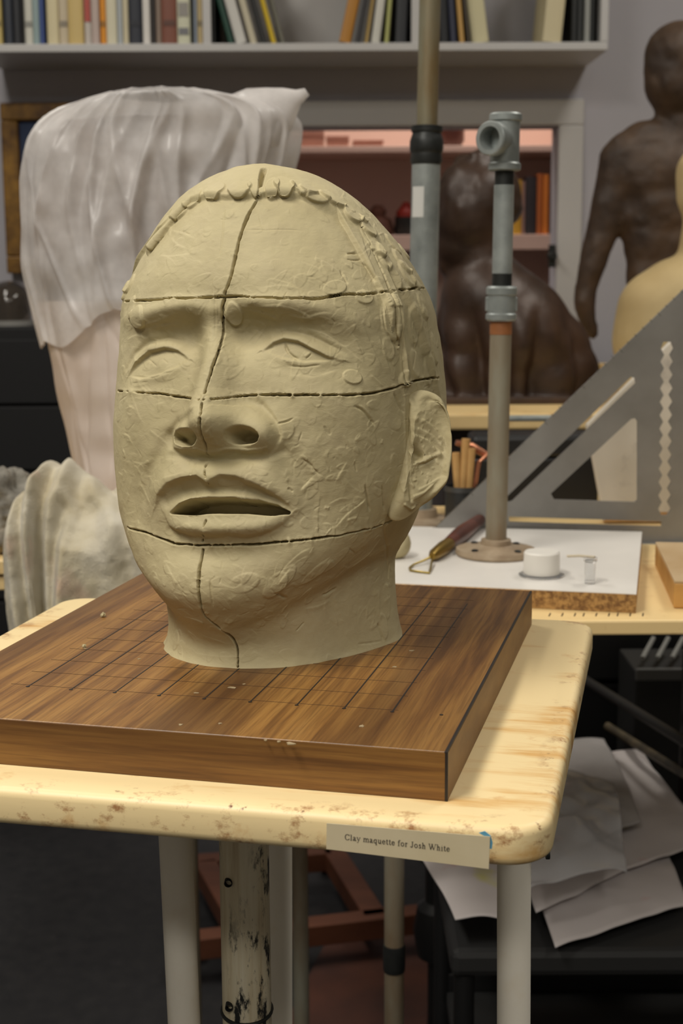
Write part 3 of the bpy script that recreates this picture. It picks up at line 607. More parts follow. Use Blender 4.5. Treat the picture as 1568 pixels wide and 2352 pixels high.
# ------------------------------------------------------------------ oak board and the stand that carries the head
def b2w(bx, by):
    yaw = -.2435; dx, dy = bx-.3491, by+.6957
    return (dx*math.cos(yaw)-dy*math.sin(yaw), dx*math.sin(yaw)+dy*math.cos(yaw))
def build_board():
    ox, oy = b2w(0, 0); root = thing('oak_board', (ox, oy, ZB), 'square brown oak-grain board ruled with a pencil grid under the clay head', 'board', rotz=-.2435)
    u0, u1, v0, v1, t = -.05, .2415, -.0587, .2919, .024; e = .0009
    MB().box(u0, u1-e, v0+e, v1, -.0012, 0).build('top_veneer', M['oak_y'], root, bevel=.0003, seg=1)
    MB().box(u0+e, u1-e, v0+e, v1-e, -t, -.0012).build('core', M['oak_side'], root)
    MB().box(u0, u1-e, v0, v0+e, -t, -.0004).build('front_edge_band', M['oak_x'], root)
    MB().box(u1-e, u1, v0+e*.5, v1, -t, -.0006).build('side_edge_band', M['oak_side'], root)
    MB().box(u0, u0+e, v0+e, v1, -t, -.0012).build('side_edge_band', M['oak_side'], root)
    MB().box(u1-.0016, u1-.0002, v0, v1, -.0006, .0001).build('seam_line', M['ink'], root)
    MB().box(u1-.0013, u1+.0001, v0-.00012, v0+.001, -t, 0).build('seam_line', M['ink'], root)
    U = .0254
    for i in range(9):   # bold lines running away from the viewer
        v_end = 9.6 if i < 8 else 9.6
        MB().box(i*U-.0004, i*U+.0004, -.10*U, v_end*U, -.0002, .00012).build('ink_line', M['ink'], root)
        MB().lathe([(.0011, -.0002), (.0011, .0002)], 10, (i*U, -.12*U, 0)).build('ink_dot', M['ink'], root)
    MB().lathe([(.001, -.0002), (.001, .0002)], 10, (9*U, -.1*U, 0)).build('ink_dot', M['ink'], root)
    for k in range(11):
        MB().box(-.45*U, 8.1*U, k*U-.00018, k*U+.00018, -.0002, .0001).build('pencil_line', M['pencil'], root)
    rng = random.Random(5); cl = mat('clay_smear', srgb(160, 142, 110), .7)
    for (x, y, a, b) in ((533,1580,14,4),(450,1592,10,3),(560,1572,6,3),(668,1708,14,5),(640,1704,6,3),(610,1700,7,3),(320,1514,8,3),(905,1532,10,4),(195,1490,6,3),(830,1668,8,6),(505,1662,8,3),(945,1495,12,4),(415,1665,8,4)):
        w = atz(x, y, ZB); dx, dy = w[0]-ox, w[1]-oy; c, s_ = math.cos(.2435), math.sin(.2435); lx, ly = dx*c-dy*s_, dx*s_+dy*c
        n = 9; rr = [(1+.45*rng.uniform(-1, 1)) for _ in range(n)]; k = .45/F
        pts = [(lx+a*k*rr[i]*math.cos(6.283*i/n), ly+b*k*2*rr[i]*math.sin(6.283*i/n)) for i in range(n)]
        MB().prism([p for p in pts], -.0002, .0003).build('clay_smear', cl, root)
    return root
def build_crumbs():
    for i, (x, y, r, txt) in enumerate(((237,1417,.0017,'round clay crumb near the left rim of the oak board'), (193,1488,.0013,'small dark clay crumb on the grid of the oak board'))):
        w = atz(x, y, ZB); rng = np.random.RandomState(i); bm = bmesh.new(); bmesh.ops.create_icosphere(bm, subdivisions=2, radius=r)
        for v in bm.verts: v.co *= 1+.25*rng.randn()*.5; v.co.z = max(v.co.z, -r*.7)
        me = bpy.data.meshes.new('clay_crumb'); bm.to_mesh(me); bm.free(); me.materials.append(M['clay']); tag(obj('clay_crumb', me, None, (w[0], w[1], ZB+r*.7+.0002)), txt, 'clay')
def rounded(hx, hy, r, n=8):
    P = []
    for cx, cy, a0 in ((hx-r, hy-r, 0), (-hx+r, hy-r, 90), (-hx+r, -hy+r, 180), (hx-r, -hy+r, 270)):
        P += [(cx+r*math.cos(math.radians(a0+90*i/n)), cy+r*math.sin(math.radians(a0+90*i/n))) for i in range(n+1)]
    return P
ZP = ZB-.0242
def leg_tube(name, x, y, ztop, r, m, parent, org, lean=0.0, r2=None, zstep=None):
    b = MB(); c = Vector((x-org[0], y-org[1], 0)); l = Vector((lean, 0, 0))
    if r2: b.lathe([(r2, 0), (r2, ztop-zstep), (r2*.96, ztop-zstep+.001), (r, ztop-zstep+.001), (r, ztop)], 28)
    else: b.lathe([(r, 0), (r, ztop)], 28)
    o = b.build(name, m, parent, smooth=True, loc=c); o.rotation_euler = (0, lean, 0); return o
def build_stand():
    org = (-.0596, .8449); root = thing('sculpture_stand', (*org, 0), 'cream plywood modelling stand with white pipe legs, carrying the oak board', 'stand')
    top = MB().prism(rounded(.2005, .199, .022), -.0095, .0095).build('stand_top', M['ply'], root, bevel=.0045, seg=4, loc=(0, 0, ZP-.0095), rot=(0, 0, -.222)); shade(top.data, 1.2)
    # steel post with chipped white paint and drilled holes
    pm = mat('chipped_white_paint', srgb(196, 184, 154), .5); nt = pm.node_tree
    n = noise(nt, coords(nt, (1, 1, .35)), 70, 6, .7); n2 = noise(nt, coords(nt, (1, 1, .2), loc=(2, 2, 2)), 26, 4, .6); k = mix(nt, 1.0, ramp(nt, n, [(.52, BW(0)), (.58, BW(1))]), ramp(nt, n2, [(.44, BW(0)), (.55, BW(1))]), 'MULTIPLY')
    st = noise(nt, coords(nt, (1, 1, .06)), 120, 4, .6); c = ramp(nt, st, [(.3, srgb(176, 154, 116)), (.5, srgb(214, 202, 172)), (.7, srgb(226, 218, 194))]); base(pm, mix(nt, k, c, srgb(34, 34, 32)))
    p = at(562, 2050, .80); post = leg_tube('centre_post', p[0], p[1], ZP-.019, .0147, pm, root, org)
    dark = mat('drilled_hole', srgb(14, 13, 12), .8)
    for (px, py) in ((524, 2028), (526, 2314)):
        q = at(px, py, .80-.0135); a = MB().lathe([(.0024, -.004), (.0024, .0015), (.0019, .0015), (.0019, -.004)], 14, cap=True, M=Matrix.Translation(Vector((q[0]-p[0], q[1]-p[1]+.0005, q[2])))@Matrix.Rotation(math.radians(90), 4, 'X')).build('pin_hole', dark, post)
    q = at(562, 2318, .80); MB().tube([(.0149*math.cos(t), .0149*math.sin(t), q[2]+.002*math.sin(t)) for t in np.linspace(0, 6.283, 28)[:-1]], .0012, 8, closed=True).build('wire_ring', M['black_iron'], post, smooth=True)
    for (px, py, Y, r, r2, zs, ln, wire) in ((405, 1975, .80, .0086, .0098, .0235, -.02, 1), (1180, 2010, .715, .0078, .0090, .034, -.012, 2), (640, 1990, 1.0, .0085, .0098, .05, .01, 0)):
        w = at(px, py, Y); lg = leg_tube('leg', w[0]-ln*w[2], w[1], ZP-.019, r, M['white_pipe'], root, org, ln, r2, zs)
        if wire:
            zz = ZP-.019-zs+.001; MB().tube([((r2+.0002)*math.cos(t), (r2+.0002)*math.sin(t), zz) for t in np.linspace(0, 6.283, 26)[:-1]], .0008, 8, closed=True).build('wire_ring', M['black_iron'], lg, smooth=True)
            if wire == 2:
                MB().tube([(-.030, -.004, zz+.012), (-.012, -.009, zz+.004), (-.006, -.0095, zz+.001)], .0011, 8).tube([(.006, -.0085, zz), (.016, -.008, zz-.001)], .0012, 8).lathe([(.003, -.001), (.003, .001)], 12, M=Matrix.Translation(Vector((.0165, -.008, zz-.001)))@Matrix.Rotation(math.radians(90), 4, 'Y')).build('nail_pin', M['black_iron'], lg, smooth=True)
            else: MB().lathe([(.0015, -.001), (.0022, .0005), (.0012, .002)], 10, c=(.0095, -.004, zz)).build('nail_pin', M['black_iron'], lg, smooth=True)
    return root

GL = {  # pen strokes of a roman typeface: (points, thick?) in x-height units
 'C': (1.35, [([(1.2,1.2),(1.0,1.4),(.65,1.48),(.3,1.3),(.15,.75),(.3,.2),(.65,0),(1.0,.08),(1.25,.35)],1),([(1.2,1.48),(1.2,1.1)],0)]),
 'l': (.55, [([(.27,0),(.27,1.5)],1),([(.08,0),(.48,0)],0),([(.08,1.45),(.27,1.5)],0)]),
 'a': (.9, [([(.15,.8),(.35,1),(.6,.9),(.62,.2),(.8,.02),(.9,.1)],1),([(.6,.6),(.25,.45),(.12,.2),(.3,0),(.6,.2)],1)]),
 'y': (.95, [([(.12,1),(.5,.1)],1),([(.88,1),(.5,.1),(.35,-.35),(.1,-.4)],0),([(0,1),(.32,1)],0),([(.68,1),(1,1)],0)]),
 'm': (1.55, [([(.25,0),(.25,1)],1),([(.8,0),(.8,.8),(.65,1),(.25,.75)],1),([(1.35,0),(1.35,.8),(1.2,1),(.8,.75)],1),([(.08,0),(.42,0)],0),([(.64,0),(.97,0)],0),([(1.18,0),(1.52,0)],0),([(.08,.95),(.25,1)],0)]),
 'q': (1.0, [([(.75,.95),(.45,1),(.18,.75),(.15,.3),(.4,0),(.72,.2)],1),([(.75,1),(.75,-.45)],1),([(.55,-.45),(.95,-.45)],0)]),
 'u': (1.0, [([(.22,1),(.22,.25),(.4,0),(.72,.25)],1),([(.75,1),(.75,0),(.95,0)],1),([(.05,1),(.22,1)],0),([(.58,1),(.75,1)],0)]),
 'e': (.88, [([(.15,.55),(.78,.55),(.65,.92),(.42,1),(.15,.75),(.15,.3),(.4,0),(.8,.22)],1)]),
 't': (.6, [([(.28,1.3),(.28,.2),(.42,0),(.6,.12)],1),([(.05,1),(.56,1)],0)]),
 'f': (.62, [([(.27,0),(.27,1.2),(.42,1.5),(.68,1.42)],1),([(.05,1),(.55,1)],0),([(.08,0),(.5,0)],0)]),
 'o': (1.0, [([(.5,1),(.2,.8),(.15,.5),(.22,.18),(.5,0),(.78,.18),(.85,.5),(.78,.82),(.5,1)],1)]),
 'r': (.7, [([(.25,0),(.25,1)],1),([(.25,.7),(.45,.98),(.68,.9)],1),([(.08,0),(.45,0)],0),([(.05,.95),(.25,1)],0)]),
 'J': (.8, [([(.5,1.48),(.5,.25),(.35,0),(.1,.05),(.08,.25)],1),([(.28,1.48),(.72,1.48)],0)]),
 's': (.75, [([(.62,.78),(.4,1),(.18,.8),(.3,.58),(.55,.42),(.62,.2),(.38,0),(.12,.2)],1)]),
 'h': (1.0, [([(.25,0),(.25,1.5)],1),([(.75,0),(.75,.75),(.6,1),(.25,.72)],1),([(.08,0),(.42,0)],0),([(.58,0),(.92,0)],0),([(.06,1.45),(.25,1.5)],0)]),
 'W': (1.9, [([(.12,1.48),(.55,0),(.95,1.4)],1),([(.8,1.48),(1.3,0)],1),([(1.3,0),(1.75,1.48)],0),([(0,1.48),(.35,1.48)],0),([(.7,1.48),(1.05,1.48)],0),([(1.55,1.48),(1.95,1.48)],0)]),
 'i': (.52, [([(.27,0),(.27,1)],1),([(.08,0),(.48,0)],0),([(.08,.95),(.27,1)],0),([(.25,1.36),(.29,1.36)],1)])}
def build_card():
    Yc = .612
    P = [at(750,1891,Yc+.003), at(1125,1922,Yc-.016), at(1122,1996,Yc-.016), at(749,1950,Yc+.003)]
    O = Vector(P[3]); X = (Vector(P[2])-O); W = X.length; X.normalize(); Z0 = Vector(P[0])-O; Nn = X.cross(Z0).normalized(); Zu = Nn.cross(X).normalized(); H = Z0.length
    Mx = Matrix(((X.x, Zu.x, Nn.x, O.x), (X.y, Zu.y, Nn.y, O.y), (X.z, Zu.z, Nn.z, O.z), (0, 0, 0, 1)))
    paper = mottled('card_paper', srgb(206, 192, 160), srgb(198, 184, 150), 30, .7)
    root = thing('name_card', tuple(O), 'cream paper caption card with black serif text on the stand front edge', 'card'); root.matrix_world = Mx
    loc = lambda p: Mx.inverted() @ Vector(p)
    q = [loc(p) for p in P]; poly = [(p.x, p.y) for p in (q[3], q[2], q[1], q[0])]
    MB().prism(poly, -.0004, 0).build('card_sheet', paper, root)
    txt = 'Clay maquette for Josh White'; a = loc(at(790,1930,Yc)); b = loc(at(1035,1953,Yc-.01)); adv = sum(GL[c][0]+.12 if c != ' ' else .62 for c in txt); k = (b.x-a.x)/adv; ang = math.atan2(b.y-a.y, b.x-a.x)
    m = MB(); x = 0; ca, sa = math.cos(ang), math.sin(ang)
    for ch in txt:
        if ch == ' ': x += .62; continue
        w, st = GL[ch]
        for pts, thick in st:
            hw = .105 if thick else .05
            for (x0, y0), (x1, y1) in zip(pts[:-1], pts[1:]):
                dx, dy = x1-x0, y1-y0; l = math.hypot(dx, dy)+1e-9; ex, ey = dx/l*.04, dy/l*.04; hh = hw*(.6+.4*abs(dy)/l) if thick else hw; nx, ny = -dy/l*hh, dx/l*hh
                c4 = [(x0-ex+nx, y0-ey+ny), (x0-ex-nx, y0-ey-ny), (x1+ex-nx, y1+ey-ny), (x1+ex+nx, y1+ey+ny)]
                V = [(a.x+((x+u)*ca-v*sa)*k, a.y+((x+u)*sa+v*ca)*k, .0001) for u, v in c4]; m.add(V, [(0, 1, 2, 3)])
        x += w+.12
    m.build('lettering', mat('print_black', srgb(52, 46, 42), .7), root)
    # scrap of blue masking tape behind the corner
    t = [loc(at(x_, y_, Yc-.0155)) for x_, y_ in ((1098,1916),(1112,1911),(1126,1920),(1131,1936),(1129,1950),(1122,1950),(1118,1925))]
    MB().prism([(p.x, p.y) for p in t][::-1], -.0011, -.0006).build('blue_tape', mat('blue_tape', srgb(96, 160, 188), .6), root)
# ------------------------------------------------------------------ room shell
def build_room():
    def st(name, b, m, **k): return tag(b.build(name, m, **k), kind='structure')
    fm = mat('black_rubber_floor', srgb(38, 38, 40), .6); nt = fm.node_tree; n = noise(nt, coords(nt), 140, 3, .5); n2 = noise(nt, coords(nt), 28, 5, .65)
    c = ramp(nt, n2, [(.3, srgb(34, 34, 37)), (.7, srgb(50, 49, 50))]); base(fm, mix(nt, ramp(nt, n, [(.72, BW(0)), (.78, BW(.8))]), c, srgb(150, 142, 132)))
    st('floor', MB().box(-2.6, 2.6, -2.0, 5.2, -.05, 0), fm)
    st('ceiling', MB().box(-2.6, 2.6, -2.0, 5.2, 2.9, 2.95), M['ceil'])
    st('wall_left', MB().box(-2.65, -2.6, -2.0, 5.2, 0, 2.9), M['side_wall']); st('wall_right', MB().box(2.6, 2.65, -2.0, 5.2, 0, 2.9), M['side_wall'])
    st('wall_front', MB().box(-2.6, 2.6, -2.05, -2.0, 0, 2.9), M['side_wall'])
    # back wall with a pass-through into the next room
    Yw = 3.65; l, r, t, b = at(590,290,Yw)[0], at(1281,290,Yw)[0], at(900,291,Yw)[2], at(900,760,Yw)[2]
    w = MB(); w.box(-2.6, l, Yw, Yw+.1, 0, 2.9); w.box(r, 2.6, Yw, Yw+.1, 0, 2.9); w.box(l, r, Yw, Yw+.1, t, 2.9); w.box(l, r, Yw, Yw+.1, 0, b); st('wall_back', w, M['wall'])
    cw = .062
    st('trim_1', MB().box(l-cw, r+cw, Yw-.018, Yw, t, t+cw), M['trim'], bevel=.004); st('trim_2', MB().box(r, r+cw, Yw-.018, Yw, b-.3, t), M['trim'], bevel=.004); st('trim_3', MB().box(l-cw, l, Yw-.018, Yw, b-.3, t), M['trim'], bevel=.004)
    st('wall_far', MB().box(-2.6, 2.6, 5.15, 5.2, 0, 2.9), mat('far_room_paint', srgb(200, 178, 166), .8))
    # pivot latch on the casing
    q = at(1267,588,Yw-.02); t_ = thing('casing_latch', tuple(q), 'dark round metal latch on the white casing of the wall opening', 'latch'); MB().lathe([(.012,0),(.012,.006),(.006,.01),(.004,.022),(.009,.026),(.009,.032)], 20, M=Matrix.Rotation(math.radians(90), 4, 'X')).build('knob', M['black_iron'], t_, smooth=True); MB().box(-.009,.009,-.003,0,-.028,.028).build('plate', M['black_iron'], t_, bevel=.001)
    return l, r, t, b, Yw
def book(name, w, h, d, col, lean, x, y, z, label, rough=.5, band=None, rng=random):
    """standing book; x = foot on the shelf, lean about the shelf direction"""
    t = thing(name, (x, y, z), label, 'book', 'books on the white wall shelf'); t.rotation_euler = (0, lean, 0); cm = mat('book_cloth', col, rough); pm = M['pages']; k = .0025
    V = MB(); V.box(0, k, .0, d, 0, h); V.box(w-k, w, 0, d, 0, h)
    n = 6; sp = [(w/2-(w/2)*math.cos(math.pi*i/n), -.0035*math.sin(math.pi*i/n)) for i in range(n+1)]+[(w-k, .002), (k, .002)]; V.prism([(a, b_) for a, b_ in sp][::-1], 0, h)
    V.build('cover', cm, t); MB().box(k, w-k, .002, d-.004, .003, h-.003).build('page_block', pm, t)
    if band:
        for (z0, z1, c) in band: MB().box(w*.12, w*.88, -.0045, -.0008, z0, z1).build('spine_label', mat('spine_label', c, .6), t)
    return t
M['pages'] = mat('paper_pages', srgb(222, 212, 190), .8)
def build_shelf():
    Yf = 3.36; dep = .285
    # the shelf runs slightly away from the viewer to the right: local x along its front edge
    A = at(-60,97,Yf); B = at(1396,113,Yf+.02); L = math.hypot(B[0]-A[0], B[1]-A[1]); rz = math.atan2(B[1]-A[1], B[0]-A[0]); zs = A[2]-.004; th = .018
    root = thing('wall_shelf', (A[0], A[1], zs), 'long white bookcase shelf hung on the wall above the opening', 'shelf', rotz=rz)
    MB().box(0, L, 0, dep, -th, 0).build('shelf_board', M['shelf'], root, bevel=.002); MB().box(0, L, 0, dep, .40, .40+th).build('shelf_board', M['shelf'], root, bevel=.002)
    MB().box(L-.018, L, 0, dep, 0, .40).build('end_panel', M['shelf'], root, bevel=.002); MB().box(0, .018, 0, dep, 0, .40).build('end_panel', M['shelf'], root, bevel=.002)
    MB().box(.018, L-.018, dep-.008, dep, 0, .40).build('back_panel', M['shelf'], root)
    X = lambda px: (at(px, 100, Yf)[0]-A[0])
    for px in (475, 955): MB().box(X(px)-.009, X(px)+.009, .002, dep-.008, 0, .40).build('divider', M['shelf'], root)
    rng = random.Random(2)
    def put(px0, px1, col, label, lean=0, h=None, band=None, d=None):
        x0, x1 = X(px0), X(px1); w = max(.006, x1-x0-.0008); h = h or rng.uniform(.22, .29); d = d or rng.uniform(.17, .21); y = rng.uniform(.012, .03)
        c, s_ = math.cos(rz), math.sin(rz)
        lz = w*math.sin(lean) if lean > 0 else 0
        if lean < 0: lz = 0
        b = book('book', w, h, d, srgb(*col), lean, A[0]+x0*c-y*s_, A[1]+x0*s_+y*c, zs+lz+.0003, label, band=band, rng=rng); b.rotation_euler = (0, lean, rz); return b
    W = (220,214,200)
    D = [(-12,4,(196,176,110),'tan book at the far left end of the shelf row'),(5,26,(38,44,56),'dark navy book beside the tan one at the shelf row start'),(26,46,(30,32,38),'near-black book next to the dark navy book'),(46,53,(18,18,20),'thin black book squeezed beside a white and teal spine'),
     (53,73,(206,204,192),'off-white book between thin black and pale teal spines'),(73,90,(150,170,170),'pale teal book beside the blue spine'),(90,101,(58,78,136),'narrow royal blue book among pale spines'),(106,133,(214,202,164),'thick cream book right of the blue spine'),(133,156,(200,186,160),'beige book between cream and golden tan spines'),
     (156,191,(206,180,116),'wide golden tan book in the pale group'),(191,209,(196,188,180),'light grey book with a red mark on its spine'),(209,227,(190,172,164),'pinkish grey book beside the orange spine'),(227,241,(222,146,36),'narrow bright orange book in the upright row'),(241,266,(214,208,182),'wide ivory book right of the orange spine'),
     (266,280,(172,178,182),'pale blue-grey book beside the ivory spine'),(280,294,(206,196,166),'thin cream book left of the wide navy spine'),(294,324,(34,38,50),'wide navy-black book in the middle of the upright row'),(325,343,(222,218,212),'bright white book right of the wide navy spine'),(344,356,(44,38,36),'thin dark brown book beside the white spine'),
     (356,370,(148,130,116),'thin taupe book left of the russet volume'),(370,406,(124,72,54),'wide russet brown book in the upright row'),(406,436,(206,206,182),'pale green-white book standing right of the russet one'),(436,444,(70,72,70),'thin charcoal book near the first shelf divider'),(444,452,(150,160,176),'thin grey-blue book near the first shelf divider'),(452,465,(196,176,132),'thin tan book against the first shelf divider')]
    for i, (a, b, c, lab) in enumerate(D):
        bd = None
        if lab.startswith('light grey'): bd = [(.05,.12,srgb(176,80,70))]
        elif i % 4 == 0: bd = [(.04,.052,srgb(*[min(255, int(k*.6+20)) for k in c]))]
        elif i in (16, 4, 21): bd = [(.02,.035,srgb(120,120,124)),(.06,.09,srgb(150,146,140))]
        put(a, b, c, lab, band=bd)
    for a, b, c, ln, lab in [(486,494,(16,18,18),0,'thin black book standing against the first shelf divider'),(523,537,(16,62,48),-.26,'dark green book leaning left in the shelf corner'),(541,566,(206,204,198),-.26,'white book leaning left after the green one'),(574,590,(196,188,164),-.26,'cream book leaning left beside the black one'),(599,614,(28,28,28),-.26,'black book leaning left before the yellow spine'),(623,635,(206,176,34),-.26,'yellow book leaning left near the end of its row'),(645,655,(112,110,98),-.26,'grey-green book leaning left, last of its row')]:
        put(a, b, c, lab, lean=ln, h={486:.26,523:.118,541:.155}.get(a, .22))
    for a, b, c, ln, lab in [(779,806,(176,122,44),.22,'ochre book leaning right in the half-empty shelf bay'),(815,829,(46,44,46),.19,'black book leaning right beside the ochre one'),(837,846,(190,160,96),.16,'thin tan book leaning right in the middle bay'),(853,873,(206,204,194),.138,'white book leaning right in the middle bay'),(884,894,(176,178,110),.085,'yellow-green book leaning right in the middle bay'),(908,934,(38,40,44),.045,'black book standing nearly upright against the second divider')]:
        put(a, b, c, lab, lean=ln, h=.24)
    for a, b, c, ln, lab in [(1014,1034,(22,24,28),-.06,'black book beside the tall grey pipe'),(1037,1052,(42,46,66),-.072,'dark blue book right of the tall grey pipe'),(1058,1070,(190,150,84),-.095,'amber book leaning left in the right-hand bay'),(1076,1084,(74,66,56),-.12,'thin brown book beside the fat cream one'),(1088,1128,(204,196,158),-.136,'fat cream book leaning left in the right-hand bay'),(1250,1294,(206,194,158),.09,'large cream binder leaning right near the shelf end'),(1318,1332,(24,26,26),0,'black book at the right end of the shelf'),(1333,1346,(64,66,66),0,'charcoal book beside the shelf end panel'),(1347,1360,(150,152,148),0,'grey and white book beside the shelf end panel'),(1361,1372,(36,38,38),0,'last black book against the shelf end panel')]:
        put(a, b, c, lab, lean=ln, h=.25)
    return root
def build_far_room(l, r, t, b, Yw):
    pk = mat('pink_lit_shelf', srgb(206, 176, 160), .6); Y = 4.35
    root = thing('storage_shelf', (0, Y, 0), 'peach-coloured storage shelving seen through the wall opening', 'shelf')
    x0, x1 = at(520,400,Y)[0], at(1330,400,Y)[0]
    for k, (y0, y1) in enumerate(((335,350),(540,575))):
        z1, z0 = at(900,y0,Y)[2], at(900,y1,Y)[2]; MB().box(x0, x1, 0, .32, z0, z1).build('shelf_board', pk, root, bevel=.002)
    MB().box(x0, x1, .32, .335, .6, 2.2).build('back_panel', pk, root)
    for x in (x0, x1): MB().box(x-.01, x+.01, 0, .32, .0, 2.2).build('side_panel', pk, root)
    zs = at(900,540,Y)[2]; zu = at(900,335,Y)[2]
    for px0, px1, top, c, lab in ((1174,1200,412,(206,160,50),'yellow book behind the opening, left of the black one'),(1200,1208,415,(150,120,110),'thin mauve book behind the opening'),(1208,1234,405,(46,42,44),'black book between yellow and orange books behind the opening'),(1234,1248,398,(176,96,40),'dark orange book behind the opening'),(1248,1262,400,(206,120,40),'bright orange book at the right edge of the opening')):
        xa, xb = at(px0,500,Y)[0], at(px1,500,Y)[0]; bk = book('book', xb-xa-.001, at(1200,top,Y)[2]-zs, .2, srgb(*c), 0, xa, Y+.02, zs+.0003, lab); bk['group'] = 'books behind the wall opening'
    q = at(935,540,Y); t1 = thing('black_pot', (q[0], Y+.08, zs), 'small black pot with a red lid behind the opening', 'pot'); MB().lathe([(.03,0),(.036,.01),(.034,.05),(.036,.055)], 24).build('bowl', M['black_iron'], t1, smooth=True); MB().lathe([(.03,.055),(.03,.07),(.015,.09),(.008,.1)], 24).build('lid', mat('red_lid', srgb(150, 44, 30), .5), t1, smooth=True)
    q = at(870,540,Y); t1 = thing('clay_figurine', (q[0], Y+.1, zs), 'low dark clay lump on the peach shelf beside the black pot', 'figurine'); 
    MB().lathe([(.045,0),(.05,.02),(.04,.05),(.022,.06),(.026,.075),(.012,.092)], 20).build('body', mottled('dark_clay', srgb(120, 78, 60), srgb(90, 60, 48), 12, .7), t1, smooth=True)
    bx = [(690,742,'wide flat terracotta box on the upper peach shelf'),(750,800,'second terracotta box on the upper peach shelf'),(812,880,'long low terracotta tray on the upper peach shelf')]
    for i, (a, c, lab) in enumerate(bx):
        xa, xc = at(a,330,Y)[0], at(c,330,Y)[0]; h = (.045,.03,.018)[i]; tt = thing('storage_box', (xa, Y+.03, zu), lab, 'box'); mm = mottled('terracotta_card', srgb(176, 124, 104), srgb(156, 108, 90), 9, .7); MB().box(0, xc-xa, 0, .16, 0, h).build('box_body', mm, tt, bevel=.002); MB().box(-.002, xc-xa+.002, -.002, .162, h*.7, h+.002).build('lid', mm, tt, bevel=.001)
    q = at(1040,335,Y); tt = thing('brown_jar', (q[0], Y+.08, zu), 'dark brown jar on the upper peach shelf behind the pipe', 'jar'); MB().lathe([(.03,0),(.04,.02),(.04,.07),(.025,.09),(.028,.1)], 24).build('jar_body', mat('brown_glaze', srgb(80, 44, 34), .35), tt, smooth=True); MB().lathe([(.03,.1),(.03,.112),(.01,.118)], 24).build('lid', M['black_iron'], tt, smooth=True)
def build_left_background():
    # framed blue picture on the wall
    Y = 3.62; x0, x1 = at(4,240,Y)[0], at(300,240,Y)[0]; z1, z0 = at(60,238,Y)[2], at(60,628,Y)[2]; root = thing('framed_picture', ((x0+x1)/2, Y, z0), 'gold-framed dark blue painting hanging behind the bagged sculpture', 'picture')
    g = mottled('worn_gold_frame', srgb(150, 110, 44), srgb(84, 56, 24), 20, .45, .3); w = .042; hx = (x1-x0)/2; h = z1-z0
    for nm, bb in (('frame_rail', (-hx, hx, 0, w)), ('frame_rail', (-hx, hx, h-w, h)), ('frame_stile', (-hx, -hx+w, w, h-w)), ('frame_stile', (hx-w, hx, w, h-w))): MB().box(bb[0], bb[1], -.025, .02, bb[2], bb[3]).build(nm, g, root, bevel=.004)
    MB().box(-hx+w, hx-w, -.005, .01, w, h-w).build('canvas', mottled('blue_canvas', srgb(62, 78, 112), srgb(48, 60, 92), 4, .7), root)
    # black cabinet with louvred front
    Y = 3.22; x0, x1 = at(-160,900,Y)[0], at(185,900,Y)[0]; zt = at(60,752,Y)[2]; root = thing('black_cabinet', ((x0+x1)/2, Y, 0), 'tall matt black cabinet standing behind the towel', 'cabinet'); bk = mat('matt_black', srgb(12, 12, 14), .7); hx = (x1-x0)/2
    MB().box(-hx, hx, 0, .4, .04, zt).build('body', bk, root, bevel=.004); MB().box(-hx+.02, hx-.02, .03, .38, 0, .04).build('plinth', bk, root)
    for k in range(7): MB().box(-hx+.012, hx-.012, -.016, 0, .08+k*(zt-.1)/7, .08+(k+1)*(zt-.1)/7-.006).build('drawer_front', bk, root, bevel=.003)
    q = at(22,752,3.35); root = thing('glass_jar', (q[0], 3.35, zt), 'dark glass dome jar on top of the black cabinet', 'jar'); gl = mat('smoky_glass', srgb(120, 110, 100), .08); gl.node_tree.nodes['Principled BSDF'].inputs['Transmission Weight'].default_value = .75; r = .052
    MB().lathe([(r,.012),(r,.05)]+[(r*math.cos(a), .05+r*math.sin(a)) for a in np.linspace(0, 1.5, 9)], 32).build('dome', gl, root, smooth=True); MB().lathe([(r*1.15,0),(r*1.15,.012)], 32).build('base', mat('jar_base', srgb(140, 138, 134), .3), root, smooth=True)
    MB().lathe([(.02,.013),(.03,.03),(.026,.06),(.012,.075)], 20).build('contents', mat('jar_contents', srgb(60, 46, 36), .7), root, smooth=True)
# ------------------------------------------------------------------ second stand with the white slab, tools and pipe armature
Z2 = .965; ZS = Z2+.0178
def build_right_stand():
    a = atz(1357,1423,Z2); b = atz(1568,1430,Z2); rz = math.atan2(b[1]-a[1], b[0]-a[0])*.6; x0, x1 = -.02, .62; org = (.30, 1.505)
    root = thing('work_stand', (*org, 0), 'bare plywood work stand on grey pipe legs, carrying the white slab', 'stand'); hy = 1.505-a[1]+.004
    MB().box(-.33, .33, -hy, .33, -.0135, 0).build('stand_top', M['ply2'], root, bevel=.002, loc=(0, 0, Z2))
    for (px, Y) in ((905, 1.42), (690, 1.75)):
        w = at(px, 2150, Y); lg = MB().lathe([(.0105, 0), (.0105, Z2-.0137)], 24).build('leg', M['galv_old'], root, smooth=True, loc=(w[0]-org[0], w[1]-org[1], 0))
        zc = at(px, 2197, Y)[2]
        if px == 905: MB().lathe([(.0112, zc-.016), (.0118, zc-.014), (.0118, zc+.012), (.0112, zc+.014)], 24).build('collar', M['black_iron'], lg, smooth=True)
    for (x, y) in ((.28, -.22), (.28, .26)): MB().lathe([(.0105, 0), (.0105, Z2-.0137)], 24).build('leg', M['galv_old'], root, smooth=True, loc=(x, y, 0))
    for k in range(9):
        q = atz(1262+k*26+(k % 3)*3, 1412, Z2); MB().box(-.0006, .0006, -.006, .006, 0, .0002).build('pencil_tick', M['pencil'], root, loc=(q[0]-org[0], q[1]-org[1], Z2), rot=(0, 0, -.25))
